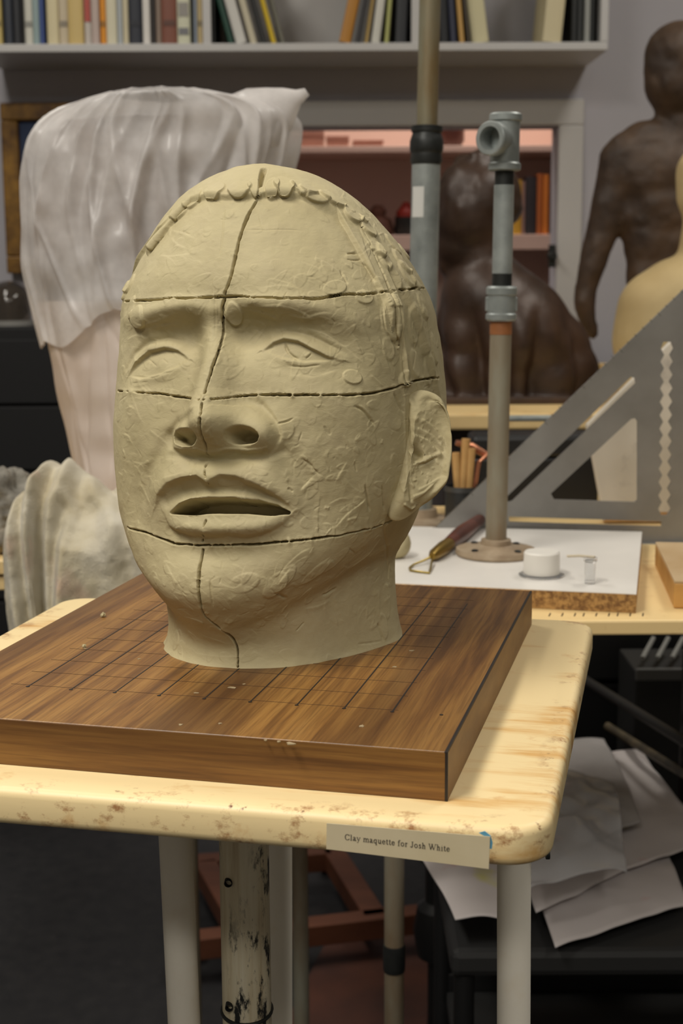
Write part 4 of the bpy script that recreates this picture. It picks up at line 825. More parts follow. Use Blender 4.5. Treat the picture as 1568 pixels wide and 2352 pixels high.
def build_slab():
    p = [atz(905,1339,ZS), atz(1461,1364,ZS), atz(1474,1221,ZS), atz(925,1212,ZS)]
    d = (p[1]-p[0])/np.linalg.norm(p[1]-p[0]); fl = p[0]-d*.1; bl = p[3]-d*.14; c = (fl+p[1]+p[2]+bl)/4
    root = thing('melamine_slab', (c[0], c[1], Z2), 'white melamine particleboard slab lying on the plywood work stand', 'board')
    poly = [(q[0]-c[0], q[1]-c[1]) for q in (fl, p[1], p[2], bl)]
    MB().prism(poly, .0002, .0170).build('chipboard_core', mottled('chipboard', srgb(178, 138, 82), srgb(118, 84, 46), 220, .8, lo=.4, hi=.6), root)
    MB().prism([(x*1.0, y*1.0) for x, y in poly], .0170, .0177).build('white_face', mottled('white_melamine', srgb(232, 228, 222), srgb(222, 218, 212), 6, .35), root)
def pipe_fitting(prof, n=40, M_=None): return MB().lathe(prof, n, M=M_)
def build_armature():
    q = atz(1138,1274,ZS); x, y = q[0], q[1]; g = M['galv']; old = M['galv_old']
    zz = lambda py: at(1142, py, y)[2]-ZS
    root = thing('pipe_armature', (x, y, ZS), 'grey pipe armature with round floor flange and open tee on top, on the white slab', 'armature'); root.rotation_euler = (0, .010, 0)
    fl = mottled('rusty_flange', srgb(170, 152, 128), srgb(140, 120, 96), 40, .6, .15, bmp=.2)
    MB().lathe([(.040, 0.0003), (.041, .0025), (.040, .0065), (.020, .0085), (.0155, .011), (.0150, .016), (.0125, .0165)], 48).build('floor_flange', fl, root, smooth=True)
    for k in range(4):
        a = .7+k*1.571; MB().lathe([(.0035, .0066), (.0035, .0085), (.002, .0092)], 12, (.030*math.cos(a), .030*math.sin(a), 0)).build('screw', M['black_iron'], root, smooth=True)
    r = .0106
    MB().lathe([(r, .014), (r, zz(740))], 36).build('lower_pipe', old, root, smooth=True)
    MB().lathe([(r+.0003, zz(768)), (r+.0003, zz(738))], 36).build('tape_band', mottled('brown_tape', srgb(150, 96, 56), srgb(128, 80, 46), 30, .5), root, smooth=True)
    MB().lathe([(.0135, zz(737)), (.0152, zz(733)), (.0152, zz(722)), (.0138, zz(719)), (.0138, zz(679)), (.0152, zz(676)), (.0152, zz(662)), (.0135, zz(657))], 40).build('coupling', g, root, smooth=True)
    MB().box(-.0155, .0155, -.004, .004, zz(715), zz(682)).build('coupling_rib', g, root, bevel=.001)
    MB().lathe([(.0098, zz(658)), (.0098, zz(628))], 36).build('thread', M['black_iron'], root, smooth=True)
    MB().lathe([(r-.0008, zz(630)), (r-.0008, zz(425))], 36).build('upper_pipe', g, root, smooth=True)
    MB().lathe([(.0092, zz(428)), (.0092, zz(392))], 36).build('thread', M['black_iron'], root, smooth=True)
    # tee: vertical body plus side outlet pointing towards the viewer and to the left
    t = root; zc = zz(322); te = MB(); te.lathe([(.0138, zz(393)), (.0158, zz(390)), (.0158, zz(377)), (.0140, zz(373)), (.0140, zz(280)), (.0158, zz(277)), (.0158, zz(264)), (.0142, zz(260)), (.0105, zz(260)), (.0105, zz(300))], 40)
    te.build('tee_body', g, root, smooth=True)
    Mo = Matrix.Translation(Vector((0, 0, zc))) @ Matrix.Rotation(math.radians(-56), 4, 'Z') @ Matrix.Rotation(math.radians(-90), 4, 'Y') @ Matrix.Identity(4)
    Mo = Matrix.Translation(Vector((0, 0, zc))) @ Vector((-.62, -.78, 0)).to_track_quat('Z', 'Y').to_matrix().to_4x4()
    MB().lathe([(.0128, 0), (.0128, .016), (.0162, .018), (.0162, .0265), (.0150, .028), (.0112, .028), (.0105, .024), (.0105, .004)], 40, M=Mo, cap=False).build('tee_outlet', g, root, smooth=True)
    MB().lathe([(.0104, .003), (.0001, .0032)], 30, M=Mo, cap=False).build('outlet_bore', M['black_iron'], root)
    # tall second armature behind, its foot hidden by the head
    Y = 1.70; a = at(987,0,Y); b = at(973,610,Y); d = (a-b)/np.linalg.norm(a-b); ft = b+d*((Z2-b[2])/d[2]); root = thing('tall_pipe_armature', tuple(ft), 'tall grey pipe with a black reducer coupling rising behind the clay head', 'armature')
    q = Vector(d).to_track_quat('Z', 'Y'); root.rotation_mode = 'QUATERNION'; root.rotation_quaternion = q; hz = lambda py: np.linalg.norm(at(980, py, Y)-ft)
    MB().lathe([(.05, 0.0003), (.05, .006), (.024, .010), (.022, .02)], 40).build('floor_flange', fl, root, smooth=True)
    MB().lathe([(.0165, .015), (.0165, hz(372))], 40).build('lower_pipe', g, root, smooth=True)
    tq = q.inverted() @ Vector((-.6, -.8, 0)); ta = math.atan2(tq.y, tq.x); P_ = [(.0169*math.cos(ta+k*.12), .0169*math.sin(ta+k*.12)) for k in range(-4, 5)]
    MB().prism(P_+[(x*.97, y*.97) for x, y in P_[::-1]], hz(500), hz(430)).build('paper_tag', mat('white_tag', srgb(206, 206, 202), .6), root)
    MB().lathe([(.017, hz(378)), (.0185, hz(370)), (.0178, hz(352)), (.019, hz(348)), (.0195, hz(340)), (.0195, hz(325)), (.0185, hz(318)), (.0165, hz(306)), (.0182, hz(302)), (.0182, hz(290)), (.014, hz(288))], 40).build('reducer_coupling', M['black_iron'], root, smooth=True)
    MB().lathe([(.0121, hz(292)), (.0121, hz(-400))], 36).build('upper_pipe', mottled('stained_pipe', srgb(134, 132, 112), srgb(120, 96, 56), 18, .5, .3, stretch=(1, 1, .25)), root, smooth=True)
def plate(name, loops, th, m, parent=None):
    """flat plate with openings: loops in local x,z (first outer); thickness along local y"""
    cu = bpy.data.curves.new(name, 'CURVE'); cu.dimensions = '2D'; cu.fill_mode = 'BOTH'; cu.extrude = th/2
    for L in loops:
        sp = cu.splines.new('POLY'); sp.points.add(len(L)-1); sp.use_cyclic_u = True
        for p, (x, z) in zip(sp.points, L): p.co = (x, z, 0, 1)
    o = bpy.data.objects.new(name, cu); COL.objects.link(o); dg = bpy.context.evaluated_depsgraph_get(); me = bpy.data.meshes.new_from_object(o.evaluated_get(dg)); bpy.data.objects.remove(o); bpy.data.curves.remove(cu)
    me.transform(Matrix.Rotation(math.radians(90), 4, 'X')); me.materials.clear(); me.materials.append(m); me.name = name
    return obj(name, me, parent)
def build_square():
    Y = 1.578; O = at(953,1256,Y); root = thing('rafter_square', tuple(O), 'large grey aluminium rafter square with slots standing behind the white slab', 'square'); L = lambda pts: [(at(x, y, Y)[0]-O[0], at(x, y, Y)[2]-O[2]) for x, y in pts]
    outer = L([(953,1256),(1586,1256),(1586,648)]); slot = L([(1163,1140),(1166,1153),(1176,1150),(1459,880),(1457,867),(1447,866)]); tri = L([(1264,1133),(1448,962),(1458,960),(1463,968),(1463,1148),(1457,1153),(1272,1147)]); low = L([(1168,1186),(1518,1197),(1518,1209),(1168,1198)])
    saw = []; n = 12
    for k in range(n+1):
        y = 800+k*(1168-800)/n; saw += [(1516-k*.5, y), (1524-k*.5, y+15)]
    bk = []
    for k in range(n, -1, -1):
        y = 800+k*(1168-800)/n; bk += [(1537-k*.5, y+15), (1546-k*.5, y)]
    saw = L([(1522,785)]+saw+bk+[(1540,785)])
    al = mottled('brushed_aluminium', srgb(150, 148, 144), srgb(136, 134, 130), 12, .5, .55, bmp=.05)
    plate('blade', [outer, slot, tri, saw, low], .0042, al, root)
    Z = .0135; MB().box(at(953,1256,Y)[0]-O[0]+.02, at(1586,1256,Y)[0]-O[0], -Z, Z, -.0001, .005).build('base_lip', al, root, bevel=.001)
    dk = mat('engraving', srgb(84, 82, 78), .6)
    a = np.array(L([(985,1217)])[0]); b = np.array(L([(1570,658)])[0]); dr = (b-a)/np.linalg.norm(b-a); nr = np.array([dr[1], -dr[0]])
    for k in range(34):
        p = a+(b-a)*(k+.5)/34; q = p+nr*(.006 if k % 5 == 0 else .0035); s_ = dr*.0003; 
        V = [(p[0]-s_[0], -.0023, p[1]-s_[1]), (q[0]-s_[0], -.0023, q[1]-s_[1]), (q[0]+s_[0], -.0023, q[1]+s_[1]), (p[0]+s_[0], -.0023, p[1]+s_[1])]; MB().add(V+[(x, -.002, z) for x, _, z in V], [(0,1,2,3),(7,6,5,4),(0,4,5,1),(1,5,6,2),(2,6,7,3),(3,7,4,0)]).build('engraved_tick', dk, root)
def build_tools():
    # ribbon tool lying on the slab
    h0, h1, f1 = atz(1112,1203,ZS), atz(1030,1268,ZS), atz(992,1292,ZS); up_ = np.array([0, 0, 1.]); rr = .0085
    root = thing('ribbon_tool', tuple(h1), 'clay loop tool with red-brown wooden handle and brass ferrule on the white slab', 'tool'); T = lambda p, z: Vector((p[0]-h1[0], p[1]-h1[1], z-0))
    n = 9; pts = [T(h0+(h1-h0)*k/(n-1), .0088) for k in range(n)]; MB().tube(pts, [.004, .0062, .007, .0075, .0082, .0088, .0085, .0075, .0066], 18).build('handle', mottled('red_brown_wood', srgb(104, 54, 42), srgb(74, 36, 28), 30, .4), root, smooth=True)
    MB().tube([T(h1, .0082), T(h1+(f1-h1)*.35, .0078), T(h1+(f1-h1)*.85, .0068), T(f1, .0062)], [.0068, .0072, .006, .0035], 18).build('ferrule', mat('brass', srgb(150, 122, 58), .35, .85), root, smooth=True)
    lp = [T(atz(x, y, ZS), z) for x, y, z in ((993,1291,.006),(972,1297,.004),(950,1301,.002),(940,1307,.0013),(942,1313,.0013),(960,1316,.0013),(985,1319,.0013),(988,1312,.002),(992,1296,.005))]
    MB().tube(lp, .0011, 8).build('wire_loop', mat('brass_wire', srgb(160, 138, 66), .35, .8), root, smooth=True)
    # clear plastic tub with white cap, and a small clear vial
    q = atz(1243,1322,ZS); cl = mat('clear_plastic', (.95, .95, .95), .08); b = cl.node_tree.nodes['Principled BSDF']; b.inputs['Transmission Weight'].default_value = .9; b.inputs['IOR'].default_value = 1.3
    root = thing('plastic_tub', (q[0], q[1], ZS), 'small white plastic tub on a clear round lid, on the white slab', 'container'); MB().lathe([(.021, .0002), (.0215, .0015), (.020, .0022), (.016, .0022)], 36).build('clear_lid', cl, root, smooth=True); MB().lathe([(.0165, .0023), (.0172, .004), (.0168, .022), (.0155, .0235), (.004, .0235)], 36).build('tub_wall', mat('milky_plastic', srgb(228, 224, 216), .35), root, smooth=True)
    q = atz(1354,1340,ZS); root = thing('clear_vial', (q[0], q[1], ZS), 'tiny clear plastic vial standing beside the white tub', 'vial'); MB().lathe([(.0045, .0002), (.0048, .003), (.0050, .020), (.0062, .0215), (.0062, .024), (.0052, .024), (.0042, .003)], 24).build('vial_wall', cl, root, smooth=True)
    MB().tube([(-.018, .02, .0215), (-.008, .012, .0235), (.004, .0, .0245)], .0012, 8).build('stir_stick', mat('pale_stick', srgb(196, 184, 160), .6), root, smooth=True)
    # ball of clay behind the neck
    q = atz(905,1290,ZS); rng = np.random.RandomState(2); th = np.linspace(0, np.pi, 26); ph = np.linspace(0, 2*np.pi, 40, endpoint=False); S = np.stack([np.sin(th)[:, None]*np.cos(ph), np.sin(th)[:, None]*np.sin(ph), np.broadcast_to(np.cos(th)[:, None], (26, 40))], -1).reshape(-1, 3)
    V = S*.0165*(1+.1*vnoise(S+3, 1.7, 4)+.03*vnoise(S+3, 5, 5))[:, None]; V[:, 2] = np.maximum(V[:, 2], -.0145); root = tag(obj('clay_lump', grid_mesh('clay_lump', V.reshape(26, 40, 3)[::-1], M['clay']), None, (q[0], q[1]+.02, ZS+.0147)), 'rounded spare lump of clay on the white slab behind the neck', 'clay')
    # wooden block at the picture edge
    P = [atz(1546,1398,Z2), atz(1503,1300,Z2)]; ht = at(1546,1335,P[0][1])[2]-Z2; d = P[1]-P[0]; d[2] = 0; w = np.array([.09, -.012, 0]); root = thing('wood_block', tuple(P[0]), 'orange-brown wooden block on the plywood stand beside the slab', 'block'); poly = [(0, 0), (w[0], w[1]), (w[0]+d[0], w[1]+d[1]), (d[0], d[1])]
    MB().prism(poly, .0003, ht*.94).build('block_body', mottled('pine_block', srgb(206, 160, 92), srgb(178, 128, 64), 14, .55, stretch=(.2, 1, 1)), root, bevel=.0015); MB().prism([(x*.998+.0001, y*.998) for x, y in poly], ht*.94, ht).build('veneer_top', mottled('block_top', srgb(196, 172, 136), srgb(180, 150, 108), 10, .55), root)
    # things behind the square: tool jar, white board, dark tin
    Y = 1.66; q = at(1064,1215,Y); root = thing('tool_jar', (q[0], Y, Z2), 'dark tin jar holding wooden modelling sticks beside the ear', 'jar'); r = .022; zt = at(1064,1115,Y)[2]-Z2
    MB().lathe([(r, .0003), (r, zt), (r-.0015, zt), (r-.0015, .004)], 30).build('tin_wall', mat('dark_tin', srgb(58, 60, 62), .4, .5), root, smooth=True); MB().lathe([(r+.001, zt-.006), (r+.001, zt+.0006)], 30, cap=False).build('rim', mat('tin_rim', srgb(88, 90, 92), .35, .6), root, smooth=True)
    wd = mottled('pale_stick_wood', srgb(206, 164, 104), srgb(184, 140, 84), 20, .6)
    for (x0, x1, y1) in ((1060,1070,1008),(1075,1082,1030),(1052,1046,1040)):
        a = at(x0,1150,Y); b = at(x1,y1,Y); MB().tube([tuple(np.array(a)-np.array([q[0], Y, Z2])), tuple(np.array(b)-np.array([q[0], Y, Z2]))], [.004, .0052], 10).build('modelling_stick', wd, root, smooth=True)
    a = at(1046,1016,Y+.02); b = at(1118,1046,Y+.02); MB().tube([tuple(p-np.array([q[0], Y, Z2])) for p in (at(1088,1130,Y), at(1100,1060,Y), b, (a+b)/2+np.array([0, 0, .003]), a)], [.0025, .0025, .004, .005, .003], 10).build('copper_scraper', mat('copper', srgb(206, 140, 108), .25, .8), root, smooth=True)
    Y = 1.69; p = [at(1390,1190,Y), at(1500,1190,Y), at(1565,775,Y), at(1352,1000,Y)]; root = thing('plaster_bat', (p[0][0], Y, Z2), 'white smudged plaster board leaning behind the rafter square', 'board')
    z0 = Z2; poly = [(0, 0), (p[2][0]-p[0][0], 0), (p[2][0]-p[0][0], p[2][2]-z0), (p[3][0]-p[0][0], p[3][2]-z0+.01)]; pl = MB().prism(poly, -.006, .006, M=Matrix.Rotation(math.radians(90-6), 4, 'X')).build('plaster_panel', mottled('smudged_plaster', srgb(214, 206, 192), srgb(150, 142, 134), 14, .7, lo=.55, hi=.8), root, bevel=.002); pl.location = (0, .012, .001)
    MB().prism([(x, y) for x, y in poly][:2]+[(poly[1][0], .012), (0, .012)], -.007, .007, M=Matrix.Rotation(math.radians(84), 4, 'X')).build('bottom_batten', wd, root, loc=(0, .012, .001))
    Y = 1.76; a, b = at(1085,1190,Y), at(1372,1190,Y); zt = at(1200,1000,Y)[2]-Z2; root = thing('black_toolbox', ((a[0]+b[0])/2, Y, Z2), 'low black toolbox with a lid behind the rafter square', 'toolbox'); hx = (b[0]-a[0])/2; bk = mat('toolbox_black', srgb(22, 22, 24), .5)
    MB().box(-hx, hx, 0, .06, .0005, zt*.72).build('box_body', bk, root, bevel=.004); MB().box(-hx-.002, hx+.002, -.002, .062, zt*.72, zt).build('lid', bk, root, bevel=.006); MB().tube([(-.04, .03, zt), (-.035, .03, zt+.018), (.035, .03, zt+.018), (.04, .03, zt)], .004, 10).build('handle', M['galv'], root, smooth=True)

def blob_mesh(name, prims, voxel, m, smooth=10):
    """prims: capsules (p0,p1,r0,r1[,flat]) fused into one skin"""
    bm = bmesh.new()
    for p0, p1, r0, r1, *fl in prims:
        p0, p1 = np.array(p0, float), np.array(p1, float); L = np.linalg.norm(p1-p0); n = max(1, int(L/(min(r0, r1)*.45))+1); k = fl[0] if fl else 1
        for i in range(n+1):
            t = i/n; mt = Matrix.Translation(Vector(p0+(p1-p0)*t)) @ Matrix.Diagonal((1, k, 1, 1)); bmesh.ops.create_icosphere(bm, subdivisions=3, radius=r0+(r1-r0)*t, matrix=mt)
    me = bpy.data.meshes.new(name); bm.to_mesh(me); bm.free(); o = bpy.data.objects.new(name, me); COL.objects.link(o)
    rm = o.modifiers.new('r', 'REMESH'); rm.mode = 'VOXEL'; rm.voxel_size = voxel; sm = o.modifiers.new('s', 'SMOOTH'); sm.iterations = smooth; sm.factor = .5
    dg = bpy.context.evaluated_depsgraph_get(); out = bpy.data.meshes.new_from_object(o.evaluated_get(dg)); bpy.data.objects.remove(o); bpy.data.meshes.remove(me)
    out.name = name; out.materials.clear(); out.materials.append(m); out.polygons.foreach_set('use_smooth', [True]*len(out.polygons)); return out
def vcoords(me): a = np.empty(len(me.vertices)*3, np.float32); me.vertices.foreach_get('co', a); return a.reshape(-1, 3)
def vset(me, a): me.vertices.foreach_set('co', a.astype(np.float32).ravel()); me.update()
def caps(Y, rows):
    out = []
    for r in rows:
        x0, y0, x1, y1, r0, r1 = r[:6]; dy = r[6] if len(r) > 6 else 0; fl = r[7:8]; k = Y/F*1.0
        out.append((at(x0, y0, Y+dy), at(x1, y1, Y+dy), r0*k, r1*k, *fl))
    return out
def build_statues():
    zt = 1.022
    # table they stand on
    Y0 = 2.46; x0, x1 = at(985,940,Y0)[0], 1.5; root = thing('back_table', ((x0+x1)/2, Y0, 0), 'long wooden table carrying the brown statues', 'table'); hx = (x1-x0)/2
    MB().box(-hx, hx, 0, .95, zt-.028, zt).build('table_top', M['ply2'], root, bevel=.004)
    dk = mottled('dark_panel', srgb(66, 52, 46), srgb(50, 42, 38), 5, .7); MB().box(-hx+.03, hx-.03, .06, .9, .55, zt-.028).build('dark_filler', dk, root)  # added dark block, keeps the space under the table top dark
    for x in (-hx+.30, hx-.05): MB().box(x-.03, x+.03, .01, .06, 0, zt-.028).build('leg', M['ply2'], root)
    br = mottled('dark_bronze', srgb(76, 56, 44), srgb(52, 38, 30), 10, .42, .1, bmp=.4, bdist=.004); tb = mottled('brown_patina', srgb(88, 66, 46), srgb(58, 44, 34), 9, .6, bmp=.5, bdist=.004); cr = mottled('cream_plaster', srgb(206, 184, 136), srgb(190, 166, 118), 7, .7)
    # draped bust
    Y = 2.72; o = at(1160,940,Y); me = blob_mesh('bust', caps(Y, [(1095,455,1080,500,92,88),(1075,520,1060,560,70,62),(1050,590,1062,600,38,36),(1030,560,1028,575,22,22),(1018,548,1018,552,12,12),(1100,560,1120,690,66,72),(1120,690,1180,760,110,130),(1090,760,1250,800,95,95),(1075,850,1270,860,90,95),(1080,930,1270,930,92,95),(1120,400,1150,470,55,50)]+[(1085+math.cos(k*2.4)*(62+25*((k*7)%5)/4)+18, 455+math.sin(k*2.4)*(70+22*((k*5)%4)/3), 1085+math.cos(k*2.4)*(62+25*((k*7)%5)/4)+22, 462+math.sin(k*2.4)*(70+22*((k*5)%4)/3), 22, 16, .03*math.sin(k*3.7)) for k in range(34) if math.cos(k*2.4) > -.55 or math.sin(k*2.4) < 0]+[(1014,500,1012,520,18,16),(1004,545,1006,552,9,9),(1012,583,1016,586,13,12),(1026,610,1034,614,22,22)]), .007, br, 6)
    v = vcoords(me); a = np.arctan2(v[:,0]-o[0], -(v[:,1]-Y)); low = np.clip((at(1160,690,Y)[2]-v[:,2])/.08, 0, 1); d = np.stack([v[:,0]-o[0], v[:,1]-Y, 0*v[:,0]], 1); d /= np.linalg.norm(d, axis=1, keepdims=True)+1e-6
    v = v+d*(low*.011*(np.abs(np.sin(a*5.5+v[:,2]*3+1.2*vnoise(v, 7, 3)))*2-1.1))[:, None]; hair_ = np.clip((v[:,2]-at(1080,520,Y)[2])/.03, 0, 1); v = v+d*(hair_*.006*vnoise(v*np.array([1, 1, .7]), 55, 8))[:, None]; v[:,2] = np.maximum(v[:,2], zt+.012); v -= np.array([o[0], Y, zt]); vset(me, v)
    root = thing('bronze_bust', (o[0], Y, zt), 'dark brown bust in a draped cloak, head turned in profile, behind the pipe armature', 'statue'); obj('figure', me, root); MB().box(-.145, .115, -.1, .1, 0, .014).build('base', br, root, bevel=.003)
    # standing figure
    Y = 3.02; o = at(1560,940,Y); cx = 1565; R_ = []
    mir = lambda x: 2*cx-x
    R_ += [(1560,130,1555,190,78,74),(1548,215,1545,240,52,44),(1560,260,1565,320,50,58,.01),(1480,340,mir(1480),340,62,62,0,.8),(1490,400,mir(1490),400,90,90,.0,.75),(1510,480,mir(1510),480,92,92,0,.7),(1515,560,mir(1515),560,84,84,0,.7),(1520,640,mir(1520),640,84,84,0,.75),(1515,740,mir(1515),740,95,95,0,.85),(1500,840,1495,925,75,62),(mir(1500),840,mir(1495),925,75,62)]
    for f in (lambda x: x, mir): R_ += [(f(1440),355,f(1425),370,52,50),(f(1425),370,f(1385),520,48,38),(f(1385),520,f(1345),660,38,27),(f(1345),660,f(1342),700,26,26),(f(1342),700,f(1358),765,26,16)]
    me = blob_mesh('figure', caps(Y, R_), .008, tb, 5); v = vcoords(me); n_ = vnoise(v, 30, 2)*.004+vnoise(v, 80, 6)*.002; v[:,1] += n_; v[:,0] += n_*.6; v[:,2] = np.maximum(v[:,2], zt+.016); v -= np.array([o[0], Y, zt]); vset(me, v)
    root = thing('standing_statue', (o[0], Y, zt), 'tall brown nude figure statue with arms hanging at its sides', 'statue'); obj('figure', me, root); MB().box(-.13, .13, -.1, .1, 0, .018).build('base', tb, root, bevel=.003)
    # cream plaster figure at the picture edge
    Y = 2.60; o = at(1610,940,Y); me = blob_mesh('figure', caps(Y, [(1622,400,1620,450,70,66),(1625,480,1625,600,52,70),(1560,700,1700,700,110,110),(1535,790,1720,790,125,125),(1540,900,1720,900,125,125),(1520,720,1520,780,105,115)]), .008, cr, 8); v = vcoords(me); v[:,2] = np.maximum(v[:,2], zt+.02); v -= np.array([o[0], Y, zt]); vset(me, v)
    root = thing('plaster_figure', (o[0], Y, zt), 'smooth cream plaster bust with rounded shoulder at the right picture edge', 'statue'); obj('figure', me, root); MB().box(-.13, .19, -.09, .09, 0, .022).build('base', M['ply2'], root, bevel=.003)
    # rail of wood behind
    q = at(1350,842,2.95); root = thing('wood_rail', (q[0], 2.86, zt), 'short wooden trestle rail beside the standing statue', 'rail'); z = q[2]-zt; MB().box(-.02, .10, 0, .02, z-.012, z+.012).build('rail_bar', M['ply2'], root, bevel=.002); MB().box(0, .02, 0, .02, 0, z-.012).build('post', M['ply2'], root); MB().box(.07, .09, 0, .02, 0, z-.012).build('post', M['ply2'], root)
# ------------------------------------------------------------------ left stand, towel, bagged sculpture
def build_left_stand():
    org = (-.36, 1.78); root = thing('towel_stand', (*org, 0), 'double-layered plywood stand under the towel and the bagged sculpture', 'stand')
    hy = 1.78-1.495
    MB().box(-.36, .27, -hy, .30, -.016, 0).build('stand_top', M['ply2'], root, bevel=.002, loc=(0, 0, Z2)); MB().box(-.36, .25, -hy+.005, .30, -.034, -.0185).build('lower_shelf', M['ply2'], root, bevel=.002, loc=(0, 0, Z2)); MB().box(-.34, .23, -hy+.03, -hy+.06, -.0185, -.016).build('spacer', M['ply2'], root, loc=(0, 0, Z2))
    for x, y in ((.176, -.18), (.223, .24), (-.33, .24), (-.33, -.18)): MB().lathe([(.0125, 0), (.0125, Z2-.034)], 24).build('leg', M['galv_old'], root, smooth=True, loc=(x, y, 0))
def build_towel():
    # terry towel heaped on the stand, hanging over its front edge
    nu, nv = 150, 190; zf = Z2
    prof = [(1.66, zf+.03), (1.63, zf+.068), (1.58, zf+.085), (1.53, zf+.080), (1.49, zf+.058), (1.468, zf+.02), (1.457, zf-.06), (1.452, zf-.14)]
    t = np.linspace(0, 1, len(prof)); vv = np.linspace(0, 1, nv); py = np.interp(vv, t, [p[0] for p in prof]); pz = np.interp(vv, t, [p[1] for p in prof])
    k = np.ones(9)/9
    py = np.convolve(np.pad(py, 4, 'edge'), k, 'valid'); pz = np.convolve(np.pad(pz, 4, 'edge'), k, 'valid')
    xl, xr = at(24,1200,1.5)[0], at(420,1200,1.5)[0]; u = np.linspace(0, 1, nu)
    G = np.zeros((nv, nu, 3))
    for i in range(nv):
        hang = np.clip((vv[i]-.55)/.45, 0, 1); back = np.clip((.45-vv[i])/.45, 0, 1)
        x = xl+.004+(xr-xl)*u+.012*hang*np.sin(u*9+1)
        edge = np.clip(1-u/.05, 0, 1)
        lump = .018*np.exp(-((u-.14)/.11)**2)-.020*np.exp(-((u-.55)/.2)**2)-.03*np.clip((u-.75)/.25, 0, 1)
        fold = .011*np.sin(u*21+vv[i]*5+1.2)+.006*np.sin(u*43-vv[i]*9)+.010*np.sin((u*1.7+vv[i]*1.6)*7)
        crease = 0*u
        for (ua, va, ub, vb, dp, wd_) in ((.16,.15,.22,.85,.026,.035),(.36,.20,.95,.72,.034,.06),(.06,.35,.14,1.0,.016,.03),(.45,.5,.5,1.0,.02,.05),(.3,.55,.36,1.0,.014,.03),(.7,.6,.66,1.0,.018,.05)):
            tt_ = np.clip(((u-ua)*(ub-ua)+(vv[i]-va)*(vb-va))/((ub-ua)**2+(vb-va)**2), 0, 1); dd = np.hypot(u-ua-tt_*(ub-ua), vv[i]-va-tt_*(vb-va)); crease = crease-dp*np.exp(-(dd/wd_)**2)+dp*.5*np.exp(-((dd-wd_*1.8)/wd_)**2)
        G[i,:,0] = x+.012*np.sin(vv[i]*6)*(1-u)+.01*back*(u-.5)
        G[i,:,1] = py[i]-fold*(.35+.75*hang)-crease*(.45+.3*hang)-.010*(1-edge)
        G[i,:,2] = pz[i]+(lump+fold*.4+crease*.22)*(1-hang)-edge**2*.02*(1-hang)+.01*hang*np.sin(u*5)
    rest = (G[:,:,1] > 1.493) & (G[:,:,2] < zf+.002); G[:,:,2][rest] = zf+.002
    hit = (G[:,:,1] > 1.489) & (G[:,:,2] < zf+.0015); G[:,:,1][hit] = 1.489
    V = G.reshape(-1, 3); V = V+np.stack([0*V[:,0], -vnoise(V, 22, 4)*.006, vnoise(V, 26, 5)*.005], 1); V[:,1] -= vnoise(V, 130, 6)*.0016
    m = mat('terry_cloth', srgb(214, 206, 186), .95); nt = m.node_tree; n = noise(nt, coords(nt), 9, 5, .6); c = ramp(nt, n, [(.35, srgb(190, 176, 142)), (.5, srgb(208, 198, 172)), (.65, srgb(216, 208, 188))]); n3 = noise(nt, coords(nt, loc=(1, 2, 3)), 14, 3, .5); base(m, mix(nt, ramp(nt, n3, [(.62, BW(0)), (.74, BW(.5))]), c, srgb(206, 160, 140))); bump(m, noise(nt, coords(nt), 420, 4, .7), .7, .004); m.node_tree.nodes['Principled BSDF'].inputs['Sheen Weight'].default_value = .4
    cx = (xl+xr)/2; V = V-np.array([cx, 1.55, Z2]); me = grid_mesh('towel', V.reshape(nv, nu, 3)[:, ::-1], m, wrap=False); o = tag(obj('terry_towel', me, None, (cx, 1.55, Z2)), 'stained cream terry towel heaped over the front of the plywood stand', 'towel'); s = o.modifiers.new('thick', 'SOLIDIFY'); s.thickness = .005; s.offset = -1
    # rolled grey rags at the picture edge
    for i, (x, y, r, c, lab) in enumerate(((8,1232,.012,(150,140,124),'short grey rag roll at the left edge below the crumpled rag'),(38,1236,.011,(176,164,140),'beige rag roll tucked against the towel'),(70,1238,.009,(160,140,118),'thin tan rag roll half under the towel'))):
        w = at(x, y, 1.545); b = MB(); rr = [(r*.2), r*.9, r, r*.97, r, r*.9, r*.2]; b.tube([(0, -.03+k*.01, 0) for k in range(7)], rr, 20); b.build('rag_roll', mottled('rag', srgb(*c), srgb(*[int(k*.75) for k in c]), 60, .9, bmp=.6, bdist=.003), None, smooth=True, loc=(w[0], 1.545, Z2+r+.0006)); tag(bpy.context.scene.collection.objects[-1], lab, 'rag')
    q = at(0,1165,1.58); n_ = 40; th = np.linspace(.05, np.pi-.05, n_); ph = np.linspace(0, 2*np.pi, 60, endpoint=False); S = np.stack([np.sin(th)[:, None]*np.cos(ph), np.sin(th)[:, None]*np.sin(ph), np.broadcast_to(np.cos(th)[:, None], (n_, 60))], -1).reshape(-1, 3)
    V = S*np.array([.045, .05, .045])*(1+.35*vnoise(S+5, 2.6, 9)+.14*vnoise(S+5, 7, 3))[:, None]; V[:,2] = np.maximum(V[:,2], -.028)
    tag(obj('crumpled_rag', grid_mesh('crumpled_rag', V.reshape(n_, 60, 3)[::-1], mottled('grey_rag', srgb(150, 146, 136), srgb(96, 92, 84), 40, .95, bmp=.7, bdist=.004)), None, (q[0]-.01, 1.66, Z2+.0285)), 'crumpled grey rag beside the towel at the left picture edge', 'rag')
